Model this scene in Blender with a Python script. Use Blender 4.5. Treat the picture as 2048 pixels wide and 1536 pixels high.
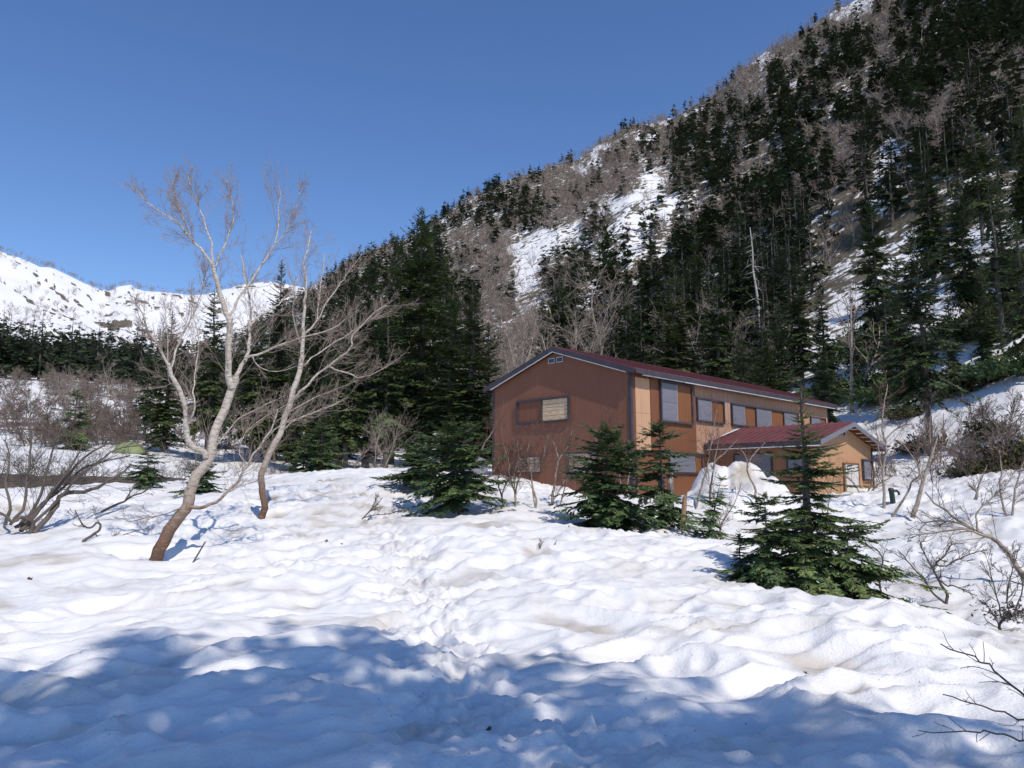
import bpy, math, random
import numpy as np

# ------------------------------------------------------------------ camera, world, sun, exposure
scene = bpy.context.scene
for o in list(bpy.data.objects):
    bpy.data.objects.remove(o)
COL = scene.collection
F = 1540.0                       # focal length in pixels of the 2048 px wide photograph
PITCH = math.atan(212 / 1540)
cam_d = bpy.data.cameras.new('camera')
cam_d.sensor_fit = 'HORIZONTAL'
cam_d.sensor_width = 36.0
cam_d.lens = 36.0 * F / 2048
cam_d.clip_start = 0.1
cam_d.clip_end = 8000
cam = bpy.data.objects.new('camera', cam_d)
COL.objects.link(cam)
cam.location = (0, 0, 0)         # the eye is the origin; snow underfoot is at z = -1.6
cam.rotation_euler = (math.pi / 2 + PITCH, 0, 0)
scene.camera = cam

SUN_AZ, SUN_EL = 150.0, 50.0     # azimuth clockwise from the viewing direction (+Y)
world = bpy.data.worlds.new('World')
scene.world = world
world.use_nodes = True
wn = world.node_tree
wn.nodes.clear()
sky = wn.nodes.new('ShaderNodeTexSky')
sky.sky_type = 'NISHITA'
sky.sun_disc = False
sky.sun_elevation = math.radians(SUN_EL)
sky.sun_rotation = math.radians(SUN_AZ)
sky.altitude = 1600
sky.air_density = 1.15
sky.dust_density = 0.1
sky.ozone_density = 3.5
bg = wn.nodes.new('ShaderNodeBackground')
bg.inputs['Strength'].default_value = 0.15
wo = wn.nodes.new('ShaderNodeOutputWorld')
hs = wn.nodes.new('ShaderNodeHueSaturation')
hs.inputs['Saturation'].default_value = 1.14
hs.inputs['Hue'].default_value = 0.508
wn.links.new(sky.outputs[0], hs.inputs['Color'])
wn.links.new(hs.outputs[0], bg.inputs[0])
wn.links.new(bg.outputs[0], wo.inputs[0])

sd = bpy.data.lights.new('sun', 'SUN')
sd.energy = 3.7
sd.angle = math.radians(0.55)
sd.color = (1.0, 0.925, 0.83)
sun = bpy.data.objects.new('sun', sd)
COL.objects.link(sun)
sun.rotation_euler = (math.radians(90 - SUN_EL), 0, math.radians(180 - SUN_AZ))
sun.location = (20, -30, 40)

scene.view_settings.view_transform = 'Standard'
scene.view_settings.look = 'None'
scene.view_settings.gamma = 1.0
scene.view_settings.exposure = 0.0
scene.view_settings.use_curve_mapping = False
scene.render.engine = 'CYCLES'
scene.cycles.max_bounces = 3
scene.cycles.diffuse_bounces = 1
scene.cycles.glossy_bounces = 2
scene.cycles.transmission_bounces = 2
scene.cycles.use_denoising = True

# ------------------------------------------------------------------ helpers
CP, SP = math.cos(PITCH), math.sin(PITCH)
def ray(u, v):
    """unit-depth ray of photograph pixel (u, v)"""
    x = (np.asarray(u, float) - 1024) / F
    y = (768 - np.asarray(v, float)) / F
    return x, CP - SP * y, SP + CP * y
def project(x, y, z):
    d = CP * y + SP * z
    h = -SP * y + CP * z
    d = np.where(d > 0.01, d, 0.01)
    return 1024 + F * x / d, 768 - F * h / d
def az_of(u, v=980):
    x, y, z = ray(u, v)
    return np.arctan2(x, y)
def tanel(u, v):
    x, y, z = ray(u, v)
    return z / np.hypot(x, y)

_rs = np.random.RandomState(7)
_perm = _rs.permutation(256)
_perm = np.concatenate([_perm, _perm])
_ang = _rs.rand(256) * 2 * np.pi
_gx, _gy = np.cos(_ang), np.sin(_ang)
def perlin(x, y, seed=0):
    x = np.asarray(x, float) + seed * 17.31
    y = np.asarray(y, float) - seed * 9.77
    xi = np.floor(x).astype(int); yi = np.floor(y).astype(int)
    fx = x - xi; fy = y - yi
    def g(ix, iy, dx, dy):
        h = _perm[(_perm[ix & 255] + iy) & 255]
        return _gx[h] * dx + _gy[h] * dy
    u = fx * fx * fx * (fx * (fx * 6 - 15) + 10)
    v = fy * fy * fy * (fy * (fy * 6 - 15) + 10)
    a = g(xi, yi, fx, fy); b = g(xi + 1, yi, fx - 1, fy)
    c = g(xi, yi + 1, fx, fy - 1); d = g(xi + 1, yi + 1, fx - 1, fy - 1)
    return 1.5 * ((a + (b - a) * u) * (1 - v) + (c + (d - c) * u) * v)
def fbm(x, y, seed=0, n=4):
    s = 0; a = 1.0
    for i in range(n):
        s = s + a * perlin(x, y, seed + i); x = x * 2.03; y = y * 2.03; a *= 0.5
    return s
def smooth(e0, e1, x):
    t = np.clip((x - e0) / (e1 - e0), 0, 1)
    return t * t * (3 - 2 * t)

# ---- object helpers
def link(o, parent=None):
    COL.objects.link(o)
    if parent is not None:
        o.parent = parent
    return o
def new_mesh(name, v, f, mat, smooth_shade=False):
    me = bpy.data.meshes.new(name)
    v = np.asarray(v, np.float32)
    if isinstance(f, np.ndarray):
        k = f.shape[1]; n = f.shape[0]
        me.vertices.add(len(v)); me.vertices.foreach_set('co', v.ravel())
        me.loops.add(n * k); me.loops.foreach_set('vertex_index', f.astype(np.int32).ravel())
        me.polygons.add(n); me.polygons.foreach_set('loop_start', np.arange(0, n * k, k, dtype=np.int32))
        me.update(calc_edges=True)
        me.validate()
    else:
        me.from_pydata([tuple(p) for p in v], [], f)
    if smooth_shade:
        me.polygons.foreach_set('use_smooth', np.ones(len(me.polygons), bool))
    if mat is not None:
        me.materials.append(mat)
    return me
def mobj(name, v, f, mat, parent=None, sm=False, loc=None):
    o = bpy.data.objects.new(name, new_mesh(name, v, f, mat, sm))
    if loc is not None:
        o.location = loc
    return link(o, parent)
def tag(o, label, cat=None, group=None, kind=None):
    if label: o['label'] = label
    if cat: o['category'] = cat
    if group: o['group'] = group
    if kind: o['kind'] = kind
    return o
def thing(name, label, cat, loc=(0, 0, 0), rz=0.0, group=None, scale=None):
    o = bpy.data.objects.new(name, None)
    o.empty_display_size = 0.2
    o.location = loc; o.rotation_euler = (0, 0, rz)
    if scale is not None: o.scale = scale
    link(o)
    return tag(o, label, cat, group)

class MB:
    """collects boxes and prisms as one mesh"""
    def __init__(self): self.v = []; self.f = []
    def hexa(self, c):
        n = len(self.v); self.v += [tuple(p) for p in c]
        for q in ((0, 3, 2, 1), (4, 5, 6, 7), (0, 1, 5, 4), (1, 2, 6, 5), (2, 3, 7, 6), (3, 0, 4, 7)):
            self.f.append(tuple(n + i for i in q))
        return self
    def box(self, x0, x1, y0, y1, z0, z1):
        return self.hexa([(x0, y0, z0), (x1, y0, z0), (x1, y1, z0), (x0, y1, z0), (x0, y0, z1), (x1, y0, z1), (x1, y1, z1), (x0, y1, z1)])
    def prism(self, poly, axis, lo, hi):
        """poly of 2-D points; extruded along axis 'x' or 'y'"""
        n = len(self.v); k = len(poly)
        for t in (lo, hi):
            for p in poly:
                self.v.append((t, p[0], p[1]) if axis == 'x' else (p[0], t, p[1]))
        self.f.append(tuple(n + i for i in range(k)))
        self.f.append(tuple(n + k + k - 1 - i for i in range(k)))
        for i in range(k):
            j = (i + 1) % k
            self.f.append((n + i, n + k + i, n + k + j, n + j))
        return self
    def build(self, name, mat, parent=None, z0=0.0, sm=False):
        v = np.array(self.v, float); v[:, 2] -= z0
        o = mobj(name, v, self.f, mat, parent, sm)
        import bmesh
        bm = bmesh.new(); bm.from_mesh(o.data); bmesh.ops.recalc_face_normals(bm, faces=bm.faces); bm.to_mesh(o.data); bm.free()
        return o

class Tubes:
    """polylines with radii, grouped by part"""
    def __init__(self): self.g = {}
    def add(self, part, pts, rad, sides):
        pts = np.asarray(pts, float); rad = np.asarray(rad, float)
        self.g.setdefault(part, {}).setdefault((len(pts), sides), []).append((pts, rad))
    def ribbons(self, part, rng):
        """far twigs: one slim blade per segment"""
        V = []
        for (P, k), lst in self.g[part].items():
            pts = np.array([a for a, b in lst]); rad = np.array([b for a, b in lst])
            t = pts[:, 1:] - pts[:, :-1]
            sd_ = np.cross(t, rng.normal(0, 1, t.shape)); sd_ /= np.linalg.norm(sd_, axis=2, keepdims=True) + 1e-9
            a, b = pts[:, :-1], pts[:, 1:]; ra, rb = rad[:, :-1, None] * 1.25, rad[:, 1:, None] * 1.25
            V.append(np.stack([a - sd_ * ra, a + sd_ * ra, b + sd_ * rb, b - sd_ * rb], 2).reshape(-1, 3))
        V = np.concatenate(V)
        return V, np.arange(len(V)).reshape(-1, 4)
    def mesh(self, part):
        V = []; Fq = []; n0 = 0
        for (P, k), lst in self.g.get(part, {}).items():
            pts = np.array([a for a, b in lst]); rad = np.array([b for a, b in lst])
            N = len(lst)
            t = np.gradient(pts, axis=1)
            t /= np.linalg.norm(t, axis=2, keepdims=True) + 1e-9
            ref = np.eye(3)[np.argmin(np.abs(t).max(axis=1), axis=1)][:, None, :]      # one reference axis per limb, so rings do not twist
            s = np.cross(t, ref); s /= np.linalg.norm(s, axis=2, keepdims=True) + 1e-9
            w = np.cross(s, t)
            a = np.arange(k) * 2 * np.pi / k
            ring = pts[:, :, None] + rad[:, :, None, None] * (s[:, :, None] * np.cos(a)[None, None, :, None] + w[:, :, None] * np.sin(a)[None, None, :, None])
            V.append(ring.reshape(-1, 3))
            i = np.arange(N)[:, None, None] * (P * k) + np.arange(P - 1)[None, :, None] * k
            j = np.arange(k)[None, None, :]; j2 = (j + 1) % k
            q = np.stack([i + j, i + j2, i + k + j2, i + k + j], axis=-1).reshape(-1, 4) + n0
            Fq.append(q); n0 += N * P * k
        if not V: return None
        return np.concatenate(V), np.concatenate(Fq)

# ------------------------------------------------------------------ materials
def mat_nodes(name):
    m = bpy.data.materials.new(name); m.use_nodes = True
    nt = m.node_tree; nt.nodes.clear()
    out = nt.nodes.new('ShaderNodeOutputMaterial')
    b = nt.nodes.new('ShaderNodeBsdfPrincipled')
    nt.links.new(b.outputs[0], out.inputs[0])
    return m, nt, b
def N(nt, t, **kw):
    n = nt.nodes.new(t)
    for k, v in kw.items():
        if k in n.inputs: n.inputs[k].default_value = v
        else: setattr(n, k, v)
    return n
def ramp(nt, fac, stops):
    r = nt.nodes.new('ShaderNodeValToRGB')
    e = r.color_ramp.elements
    while len(e) < len(stops): e.new(0.5)
    for i, (p, c) in enumerate(stops):
        e[i].position = p; e[i].color = (*c, 1) if len(c) == 3 else c
    nt.links.new(fac, r.inputs[0])
    return r.outputs[0]
def mixc(nt, fac, a, b, mode='MIX'):
    m = nt.nodes.new('ShaderNodeMix'); m.data_type = 'RGBA'; m.blend_type = mode
    for s, val in ((m.inputs[0], fac), (m.inputs[6], a), (m.inputs[7], b)):
        if isinstance(val, (int, float)): s.default_value = val
        elif isinstance(val, tuple): s.default_value = (*val, 1) if len(val) == 3 else val
        else: nt.links.new(val, s)
    return m.outputs[2]
def math_n(nt, op, a, b=None, clamp=False):
    m = nt.nodes.new('ShaderNodeMath'); m.operation = op; m.use_clamp = clamp
    for i, val in enumerate((a, b)):
        if val is None: continue
        if isinstance(val, (int, float)): m.inputs[i].default_value = val
        else: nt.links.new(val, m.inputs[i])
    return m.outputs[0]
def bump(nt, b, h, strength, dist=0.02):
    n = nt.nodes.new('ShaderNodeBump'); n.inputs['Strength'].default_value = strength; n.inputs['Distance'].default_value = dist
    nt.links.new(h, n.inputs['Height']); nt.links.new(n.outputs[0], b.inputs['Normal'])
def coords(nt, scale=(1, 1, 1), kind='Object', rot=(0, 0, 0)):
    tc = nt.nodes.new('ShaderNodeTexCoord'); mp = nt.nodes.new('ShaderNodeMapping')
    mp.inputs['Scale'].default_value = scale; mp.inputs['Rotation'].default_value = rot
    nt.links.new(tc.outputs[kind], mp.inputs[0])
    return mp.outputs[0]
def noise(nt, vec, scale, detail=4, rough=0.55):
    n = N(nt, 'ShaderNodeTexNoise', Scale=scale, Detail=detail, Roughness=rough)
    nt.links.new(vec, n.inputs['Vector'])
    return n.outputs['Fac']
def attr(nt, name):
    a = nt.nodes.new('ShaderNodeAttribute'); a.attribute_name = name
    return a

def snow_material():
    m, nt, b = mat_nodes('old_spring_snow')
    c = coords(nt)
    dirt = attr(nt, 'dirt').outputs['Fac']
    n1 = noise(nt, c, 0.9, 3); n2 = noise(nt, c, 7.0, 3); n3 = noise(nt, c, 45.0, 1, 0.7)
    d = math_n(nt, 'MULTIPLY', dirt, math_n(nt, 'MULTIPLY', n1, 2.0))
    d = math_n(nt, 'ADD', d, math_n(nt, 'MULTIPLY', math_n(nt, 'SUBTRACT', n2, 0.45), 0.48))
    col = ramp(nt, d, [(0.0, (0.81, 0.797, 0.772)), (0.3, (0.74, 0.725, 0.70)), (0.7, (0.56, 0.52, 0.46)), (1.0, (0.40, 0.345, 0.28))])
    # tiny needles and grit melted out of the surface
    sp = N(nt, 'ShaderNodeTexVoronoi', Scale=11.0); nt.links.new(c, sp.inputs['Vector'])
    spk = math_n(nt, 'LESS_THAN', sp.outputs['Distance'], 0.075)
    spk = math_n(nt, 'MULTIPLY', spk, math_n(nt, 'GREATER_THAN', noise(nt, c, 1.7, 1), 0.57))
    col = mixc(nt, math_n(nt, 'MULTIPLY', spk, 0.75), col, (0.10, 0.07, 0.05))
    soil = attr(nt, 'soil').outputs['Fac']
    sm = math_n(nt, 'GREATER_THAN', math_n(nt, 'ADD', soil, math_n(nt, 'MULTIPLY', math_n(nt, 'SUBTRACT', noise(nt, c, 1.6, 3), 0.5), 0.6)), 0.5)
    earth = ramp(nt, n2, [(0.3, (0.045, 0.035, 0.028)), (0.7, (0.13, 0.10, 0.075))])
    col = mixc(nt, sm, col, earth)
    nt.links.new(col, b.inputs['Base Color'])
    b.inputs['Roughness'].default_value = 0.62
    b.inputs['Specular IOR Level'].default_value = 0.25
    b.inputs['Subsurface Weight'].default_value = 0.0
    h = math_n(nt, 'ADD', math_n(nt, 'MULTIPLY', n3, 0.5), n2)
    bump(nt, b, h, 0.5, 0.03)
    return m

def mountain_material():
    m, nt, b = mat_nodes('mountain_ground')
    c = coords(nt)
    sn = attr(nt, 'snow').outputs['Fac']
    n1 = noise(nt, c, 0.08, 4, 0.65); n2 = noise(nt, c, 0.5, 3, 0.6)
    k = math_n(nt, 'ADD', sn, math_n(nt, 'MULTIPLY', math_n(nt, 'SUBTRACT', n1, 0.5), 0.55))
    k = math_n(nt, 'ADD', k, math_n(nt, 'MULTIPLY', math_n(nt, 'SUBTRACT', n2, 0.5), 1.0))
    mask = ramp(nt, k, [(0.49, (0, 0, 0)), (0.53, (1, 1, 1))])
    earth = ramp(nt, n2, [(0.25, (0.07, 0.056, 0.045)), (0.5, (0.15, 0.12, 0.09)), (0.75, (0.24, 0.195, 0.145))])
    earth = mixc(nt, math_n(nt, 'MULTIPLY', noise(nt, c, 0.03, 3), 0.8), earth, (0.10, 0.095, 0.06))
    col = mixc(nt, mask, earth, (0.80, 0.79, 0.775))
    nt.links.new(col, b.inputs['Base Color'])
    b.inputs['Roughness'].default_value = 0.8
    b.inputs['Specular IOR Level'].default_value = 0.15
    bump(nt, b, n2, 0.6, 1.2)
    return m

def foliage_material(name, dark, light, yellow=(0.11, 0.105, 0.025), scale=0.9):
    m, nt, b = mat_nodes(name)
    oi = nt.nodes.new('ShaderNodeObjectInfo')
    c = coords(nt)
    v = nt.nodes.new('ShaderNodeVectorMath'); v.operation = 'ADD'
    nt.links.new(c, v.inputs[0]); nt.links.new(oi.outputs['Random'], v.inputs[1])
    n1 = noise(nt, v.outputs[0], scale, 3)
    rnd = attr(nt, 'leaf').outputs['Fac']
    f = math_n(nt, 'ADD', math_n(nt, 'MULTIPLY', rnd, 0.55), math_n(nt, 'MULTIPLY', math_n(nt, 'SUBTRACT', n1, 0.5), 1.2))
    f = math_n(nt, 'ADD', f, math_n(nt, 'MULTIPLY', oi.outputs['Random'], 0.25))
    col = ramp(nt, f, [(0.0, dark), (0.55, light), (0.95, yellow)])
    nt.links.new(col, b.inputs['Base Color'])
    b.inputs['Roughness'].default_value = 0.55
    b.inputs['Specular IOR Level'].default_value = 0.25
    return m

def bark_material(name, c0, c1, c2, scale=(3, 3, 14), low=None):
    """low: colour of the rough bark near the foot (object z from 0 to low[1])"""
    m, nt, b = mat_nodes(name)
    c = coords(nt, scale)
    n1 = noise(nt, c, 1.0, 6, 0.65); n2 = noise(nt, coords(nt), 1.3, 3)
    col = ramp(nt, n1, [(0.30, c0), (0.48, c1), (0.66, c2)])
    col = mixc(nt, math_n(nt, 'MULTIPLY', n2, 0.35), col, c0)
    if low:
        tc = nt.nodes.new('ShaderNodeTexCoord'); sx = nt.nodes.new('ShaderNodeSeparateXYZ')
        nt.links.new(tc.outputs['Object'], sx.inputs[0])
        g = math_n(nt, 'SUBTRACT', low[1], sx.outputs[2]); g = math_n(nt, 'DIVIDE', g, low[1])
        g = math_n(nt, 'ADD', g, math_n(nt, 'MULTIPLY', math_n(nt, 'SUBTRACT', n1, 0.5), 2.6))
        g = ramp(nt, g, [(0.1, (0, 0, 0)), (0.62, (1, 1, 1))])
        lc = ramp(nt, n1, [(0.35, low[0]), (0.62, low[2])])
        col = mixc(nt, g, col, lc)
    nt.links.new(col, b.inputs['Base Color'])
    b.inputs['Roughness'].default_value = 0.8
    b.inputs['Specular IOR Level'].default_value = 0.15
    bump(nt, b, n1, 0.8, 0.02)
    return m

def painted_sheet(name, base, faded, axis=0, rib=0.075, stain=0.5, wear=(0.62, 0.66), depth=0.6):
    """vertically ribbed painted siding with streaks"""
    m, nt, b = mat_nodes(name)
    tc = nt.nodes.new('ShaderNodeTexCoord'); sx = nt.nodes.new('ShaderNodeSeparateXYZ')
    nt.links.new(tc.outputs['Object'], sx.inputs[0])
    x = math_n(nt, 'DIVIDE', sx.outputs[axis], rib)
    fr = math_n(nt, 'FRACT', x)
    groove = math_n(nt, 'LESS_THAN', fr, 0.14)
    st = noise(nt, coords(nt, (9, 9, 0.55)), 1.0, 5, 0.65)
    pl = noise(nt, coords(nt, (1 / rib / 3, 1 / rib / 3, 0.03)), 1.0, 1)
    big = noise(nt, coords(nt, (0.5, 0.5, 0.35)), 1.0, 4)
    f = math_n(nt, 'ADD', math_n(nt, 'MULTIPLY', st, 0.6), math_n(nt, 'MULTIPLY', big, 0.4))
    col = ramp(nt, f, [(0.34, tuple(0.82 * k for k in base)), (0.52, base), (wear[0], base), (wear[1] + 0.06, faded)])
    col = mixc(nt, math_n(nt, 'MULTIPLY', pl, 0.25), col, tuple(0.7 * k for k in base))
    col = mixc(nt, math_n(nt, 'MULTIPLY', groove, 0.45), col, tuple(0.5 * k for k in base))
    nt.links.new(col, b.inputs['Base Color'])
    b.inputs['Roughness'].default_value = 0.6
    b.inputs['Specular IOR Level'].default_value = 0.25
    bump(nt, b, math_n(nt, 'SUBTRACT', st, math_n(nt, 'MULTIPLY', groove, 1.0)), depth, 0.006)
    return m

def plain(name, base, var=0.25, rough=0.6, scale=(2, 2, 2), metallic=0.0, spec=0.3, bstr=0.2):
    m, nt, b = mat_nodes(name)
    n1 = noise(nt, coords(nt, scale), 1.5, 5, 0.6)
    col = ramp(nt, n1, [(0.3, tuple(max(0, k * (1 - var)) for k in base)), (0.7, tuple(min(1, k * (1 + var)) for k in base))])
    nt.links.new(col, b.inputs['Base Color'])
    b.inputs['Roughness'].default_value = rough
    b.inputs['Metallic'].default_value = metallic
    b.inputs['Specular IOR Level'].default_value = spec
    bump(nt, b, n1, bstr, 0.01)
    return m

M = {}
M['snow'] = snow_material()
M['mountain'] = mountain_material()
M['fir'] = foliage_material('fir_needles', (0.018, 0.033, 0.013), (0.066, 0.098, 0.032), (0.15, 0.155, 0.040))
M['fir_near'] = foliage_material('young_fir_needles', (0.034, 0.066, 0.028), (0.110, 0.165, 0.058), (0.24, 0.26, 0.08), 1.6)
M['fir_far'] = foliage_material('far_fir_needles', (0.020, 0.033, 0.020), (0.054, 0.073, 0.036), (0.10, 0.108, 0.040), 0.5)
M['fir_old'] = foliage_material('brown_dead_needles', (0.05, 0.026, 0.016), (0.11, 0.055, 0.035), (0.16, 0.085, 0.05), 1.6)
M['bamboo'] = foliage_material('dwarf_bamboo_leaves', (0.035, 0.04, 0.015), (0.09, 0.09, 0.035), (0.17, 0.15, 0.075), 1.0)
M['trunk'] = bark_material('fir_bark', (0.05, 0.042, 0.038), (0.10, 0.085, 0.075), (0.18, 0.165, 0.15), (6, 6, 2))
M['birch'] = bark_material('birch_bark', (0.17, 0.13, 0.10), (0.54, 0.475, 0.40), (0.72, 0.66, 0.58), (9, 9, 26), ((0.055, 0.033, 0.026), 2.2, (0.24, 0.14, 0.09)))
M['birch_pale'] = bark_material('pale_birch_bark', (0.16, 0.125, 0.10), (0.34, 0.28, 0.22), (0.52, 0.45, 0.37), (4, 4, 10))
M['twig'] = plain('birch_twigs', (0.30, 0.24, 0.205), 0.3, 0.8)
M['twig_bank'] = plain('brown_shrub_twigs', (0.20, 0.155, 0.13), 0.3, 0.8)
M['twig_birch'] = plain('fine_birch_twigs', (0.34, 0.265, 0.22), 0.3, 0.8)
M['twig_red'] = plain('reddish_twigs', (0.165, 0.095, 0.075), 0.3, 0.8)
M['twig_grey'] = plain('grey_willow_stems', (0.115, 0.095, 0.08), 0.35, 0.8)
M['snag'] = plain('bleached_dead_wood', (0.42, 0.39, 0.36), 0.3, 0.8, (5, 5, 1))
M['wood_post'] = plain('weathered_post_wood', (0.36, 0.31, 0.26), 0.35, 0.85, (12, 12, 1))

# ------------------------------------------------------------------ terrain
# near ground: height over distance, for a fan of directions (given by photograph columns)
NEAR = {
 -700: [(0,-1.6),(8,-1.65),(14,-1.5),(20,-1.1),(30,0.1),(34,0),(36,-0.9),(41,-0.9),(42.8,0.9),(44,1.4),(60,2.6),(75,4.2),(110,11),(150,18),(220,30),(320,46)],
 0:    [(0,-1.6),(8,-1.65),(14,-1.5),(20,-1.1),(30,0.12),(33.5,0.05),(35.5,-0.9),(41,-0.9),(42.8,0.9),(44,1.4),(60,2.6),(75,4.2),(110,11),(150,18),(220,28),(320,45)],
 260:  [(0,-1.6),(8,-1.62),(14.5,-1.42),(19,-0.85),(25,-0.2),(30,0.2),(33.5,0.1),(35.5,-0.8),(41,-0.8),(42.8,0.8),(44,1.3),(60,2.6),(75,4.2),(110,11),(150,18),(220,28),(320,45)],
 450:  [(0,-1.6),(8,-1.6),(14.5,-1.40),(19,-0.78),(25,-0.1),(31,0.50),(34,0.45),(38,0.2),(44,0.5),(60,2.2),(75,4.0),(110,9),(150,15),(220,26),(320,42)],
 800:  [(0,-1.6),(8,-1.55),(13,-1.35),(18,-0.9),(24,-0.05),(31,0.76),(35,0.72),(44,0.6),(60,1.5),(100,5),(150,12),(220,22),(320,40)],
 1000: [(0,-1.6),(8,-1.55),(12,-1.42),(16,-1.02),(20,-0.60),(25,-0.10),(31,0.45),(40,0.9),(60,3),(100,8),(320,40)],
 1200: [(0,-1.6),(8,-1.52),(12,-1.38),(15,-1.10),(18.5,-0.78),(21,-0.85),(27,-0.25),(34,0.3),(60,3),(100,8),(320,40)],
 1420: [(0,-1.6),(8,-1.52),(12,-1.36),(14.8,-1.05),(17,-1.15),(21,-1.0),(27,-0.5),(34,0.0),(60,4),(100,8),(320,40)],
 1560: [(0,-1.6),(8,-1.52),(11,-1.36),(13.2,-1.35),(16,-1.55),(21,-1.15),(27,-0.45),(34,0.1),(60,4),(100,8),(320,40)],
 1750: [(0,-1.6),(7,-1.5),(10.5,-1.40),(12.2,-1.58),(14,-1.8),(18,-1.5),(23,-0.75),(27,-0.35),(34,0.1),(60,4),(100,8),(320,40)],
 2048: [(0,-1.6),(6,-1.48),(8.5,-1.55),(11,-1.9),(14,-1.75),(18,-1.2),(25,-0.2),(30,0.4),(34,0.8),(60,4),(100,8),(320,40)],
 2600: [(0,-1.6),(6,-1.5),(9,-1.7),(12,-1.8),(16,-1.2),(25,0.2),(30,0.8),(60,5),(100,8),(320,40)],
}
_ncol = sorted(NEAR)
_naz = np.array([az_of(u) for u in _ncol])
_lr = np.linspace(math.log(1.0), math.log(321.0), 260)
_tab = np.array([np.interp(np.exp(_lr), [p[0] for p in NEAR[u]], [p[1] for p in NEAR[u]]) for u in _ncol])
_ker = np.array([1, 2, 3, 2, 1]) / 9.0
_tab = np.array([np.convolve(np.pad(t, 2, mode='edge'), _ker, mode='valid') for t in _tab])
def near_h(az, r):
    x = np.interp(az, _naz, np.arange(len(_naz)))
    i = np.clip(np.floor(x).astype(int), 0, len(_naz) - 2); t = x - i; t = t * t * (3 - 2 * t)
    y = np.clip((np.log(np.maximum(r, 1.0)) - _lr[0]) / (_lr[1] - _lr[0]), 0, len(_lr) - 1.001)
    j = np.floor(y).astype(int); s = y - j
    a = _tab[i, j] * (1 - s) + _tab[i, j + 1] * s
    b = _tab[i + 1, j] * (1 - s) + _tab[i + 1, j + 1] * s
    return a * (1 - t) + b * t

# skyline of the wooded mountain on the right and of the snowy one far left
SKY_R = [(-300,990),(150,880),(300,790),(430,705),(560,618),(640,560),(700,520),(760,492),(820,474),(880,428),(950,388),(1000,364),(1080,338),(1150,318),(1215,276),(1250,252),(1300,243),(1340,236),(1400,204),(1440,180),(1480,138),(1530,104),(1600,64),(1660,24),(1720,-6),(1800,-48),(1950,-120),(2100,-190),(2600,-300)]
SKY_F = [(-900,640),(-400,560),(-200,470),(-60,470),(0,499),(40,512),(62,522),(80,531),(105,532),(135,547),(165,562),(195,574),(222,579),(235,570),(262,566),(272,574),(290,579),(330,581),(380,587),(410,586),(440,578),(470,570),(500,563),(540,560),(600,570),(700,600),(900,700),(1200,800)]
_raz = np.array([float(az_of(u, v)) for u, v in SKY_R]); _rte = np.array([float(tanel(u, v)) for u, v in SKY_R])
_faz = np.array([float(az_of(u, v)) for u, v in SKY_F]); _fte = np.array([float(tanel(u, v)) for u, v in SKY_F])
_o = np.argsort(_raz); _raz, _rte = _raz[_o], _rte[_o]
_o = np.argsort(_faz); _faz, _fte = _faz[_o], _fte[_o]
_rpx = [-700, 0, 200, 400, 600, 800, 1000, 1200, 1400, 1600, 1800, 2048, 2600]
_r0 = [260, 250, 220, 170, 130, 98, 78, 64, 56, 48, 41, 33, 28]
_rR = [520, 520, 520, 510, 490, 470, 455, 440, 420, 395, 365, 335, 300]
_rpaz = np.array([float(az_of(u)) for u in _rpx])
def foot(az): return np.interp(az, _rpaz, _r0)
def ridge(az): return np.interp(az, _rpaz, _rR)
FAR_FOOT, FAR_RIDGE = 345.0, 950.0
def H(x, y):
    """height of the ground"""
    x = np.asarray(x, float); y = np.asarray(y, float)
    r = np.hypot(x, y); az = np.arctan2(x, y)
    r0 = foot(az); R = ridge(az)
    nz = near_h(az, np.minimum(r, np.minimum(r0, 321)))
    nfull = near_h(az, np.minimum(r, 321))
    zr = R * np.interp(az, _raz, _rte)
    s = np.clip((r - r0) / (R - r0), 0, 1)
    right = nz + np.maximum(zr - nz, -5) * s ** 1.33
    gul = fbm(x / 75, y / 75, 3, 4) * 7 + perlin(x / 14, y / 14, 9) * 1.3
    right = right + gul * np.clip(s * 3, 0, 1) * (1 - s ** 3) 
    right = np.where(r > R, zr - (r - R) * 0.55, right)
    zf = FAR_RIDGE * np.interp(az, _faz, _fte)
    sf = np.clip((r - FAR_FOOT) / (FAR_RIDGE - FAR_FOOT), 0, 1)
    nf = near_h(az, np.minimum(r, 321))
    far = nf + (zf - nf) * sf ** 1.25 + fbm(x / 130, y / 130, 5, 4) * 12 * np.clip(sf * 3, 0, 1) * (1 - sf ** 3)
    far = np.where(r > FAR_RIDGE, zf - (r - FAR_RIDGE) * 0.5, far)
    back = np.abs(az) > 1.35
    left = np.where(r < FAR_FOOT, nfull, far)
    z = np.where(r <= r0, nz, np.maximum(right, np.where(r > r0, left, -99)))
    wl = smooth(-0.05, 0.10, az)          # on the left the valley floor goes on below the far mountain
    z = np.where((r > r0) & (az < 0.10), np.maximum(right, left * (1 - wl) + np.minimum(left, right) * wl), np.where(r > r0, right, z))
    flat = -1.6 + 0.02 * r + fbm(x / 30, y / 30, 11, 3) * 0.5 * smooth(3, 20, r)
    w = smooth(0.9, 1.5, np.abs(az))
    return z * (1 - w) + flat * w

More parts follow.
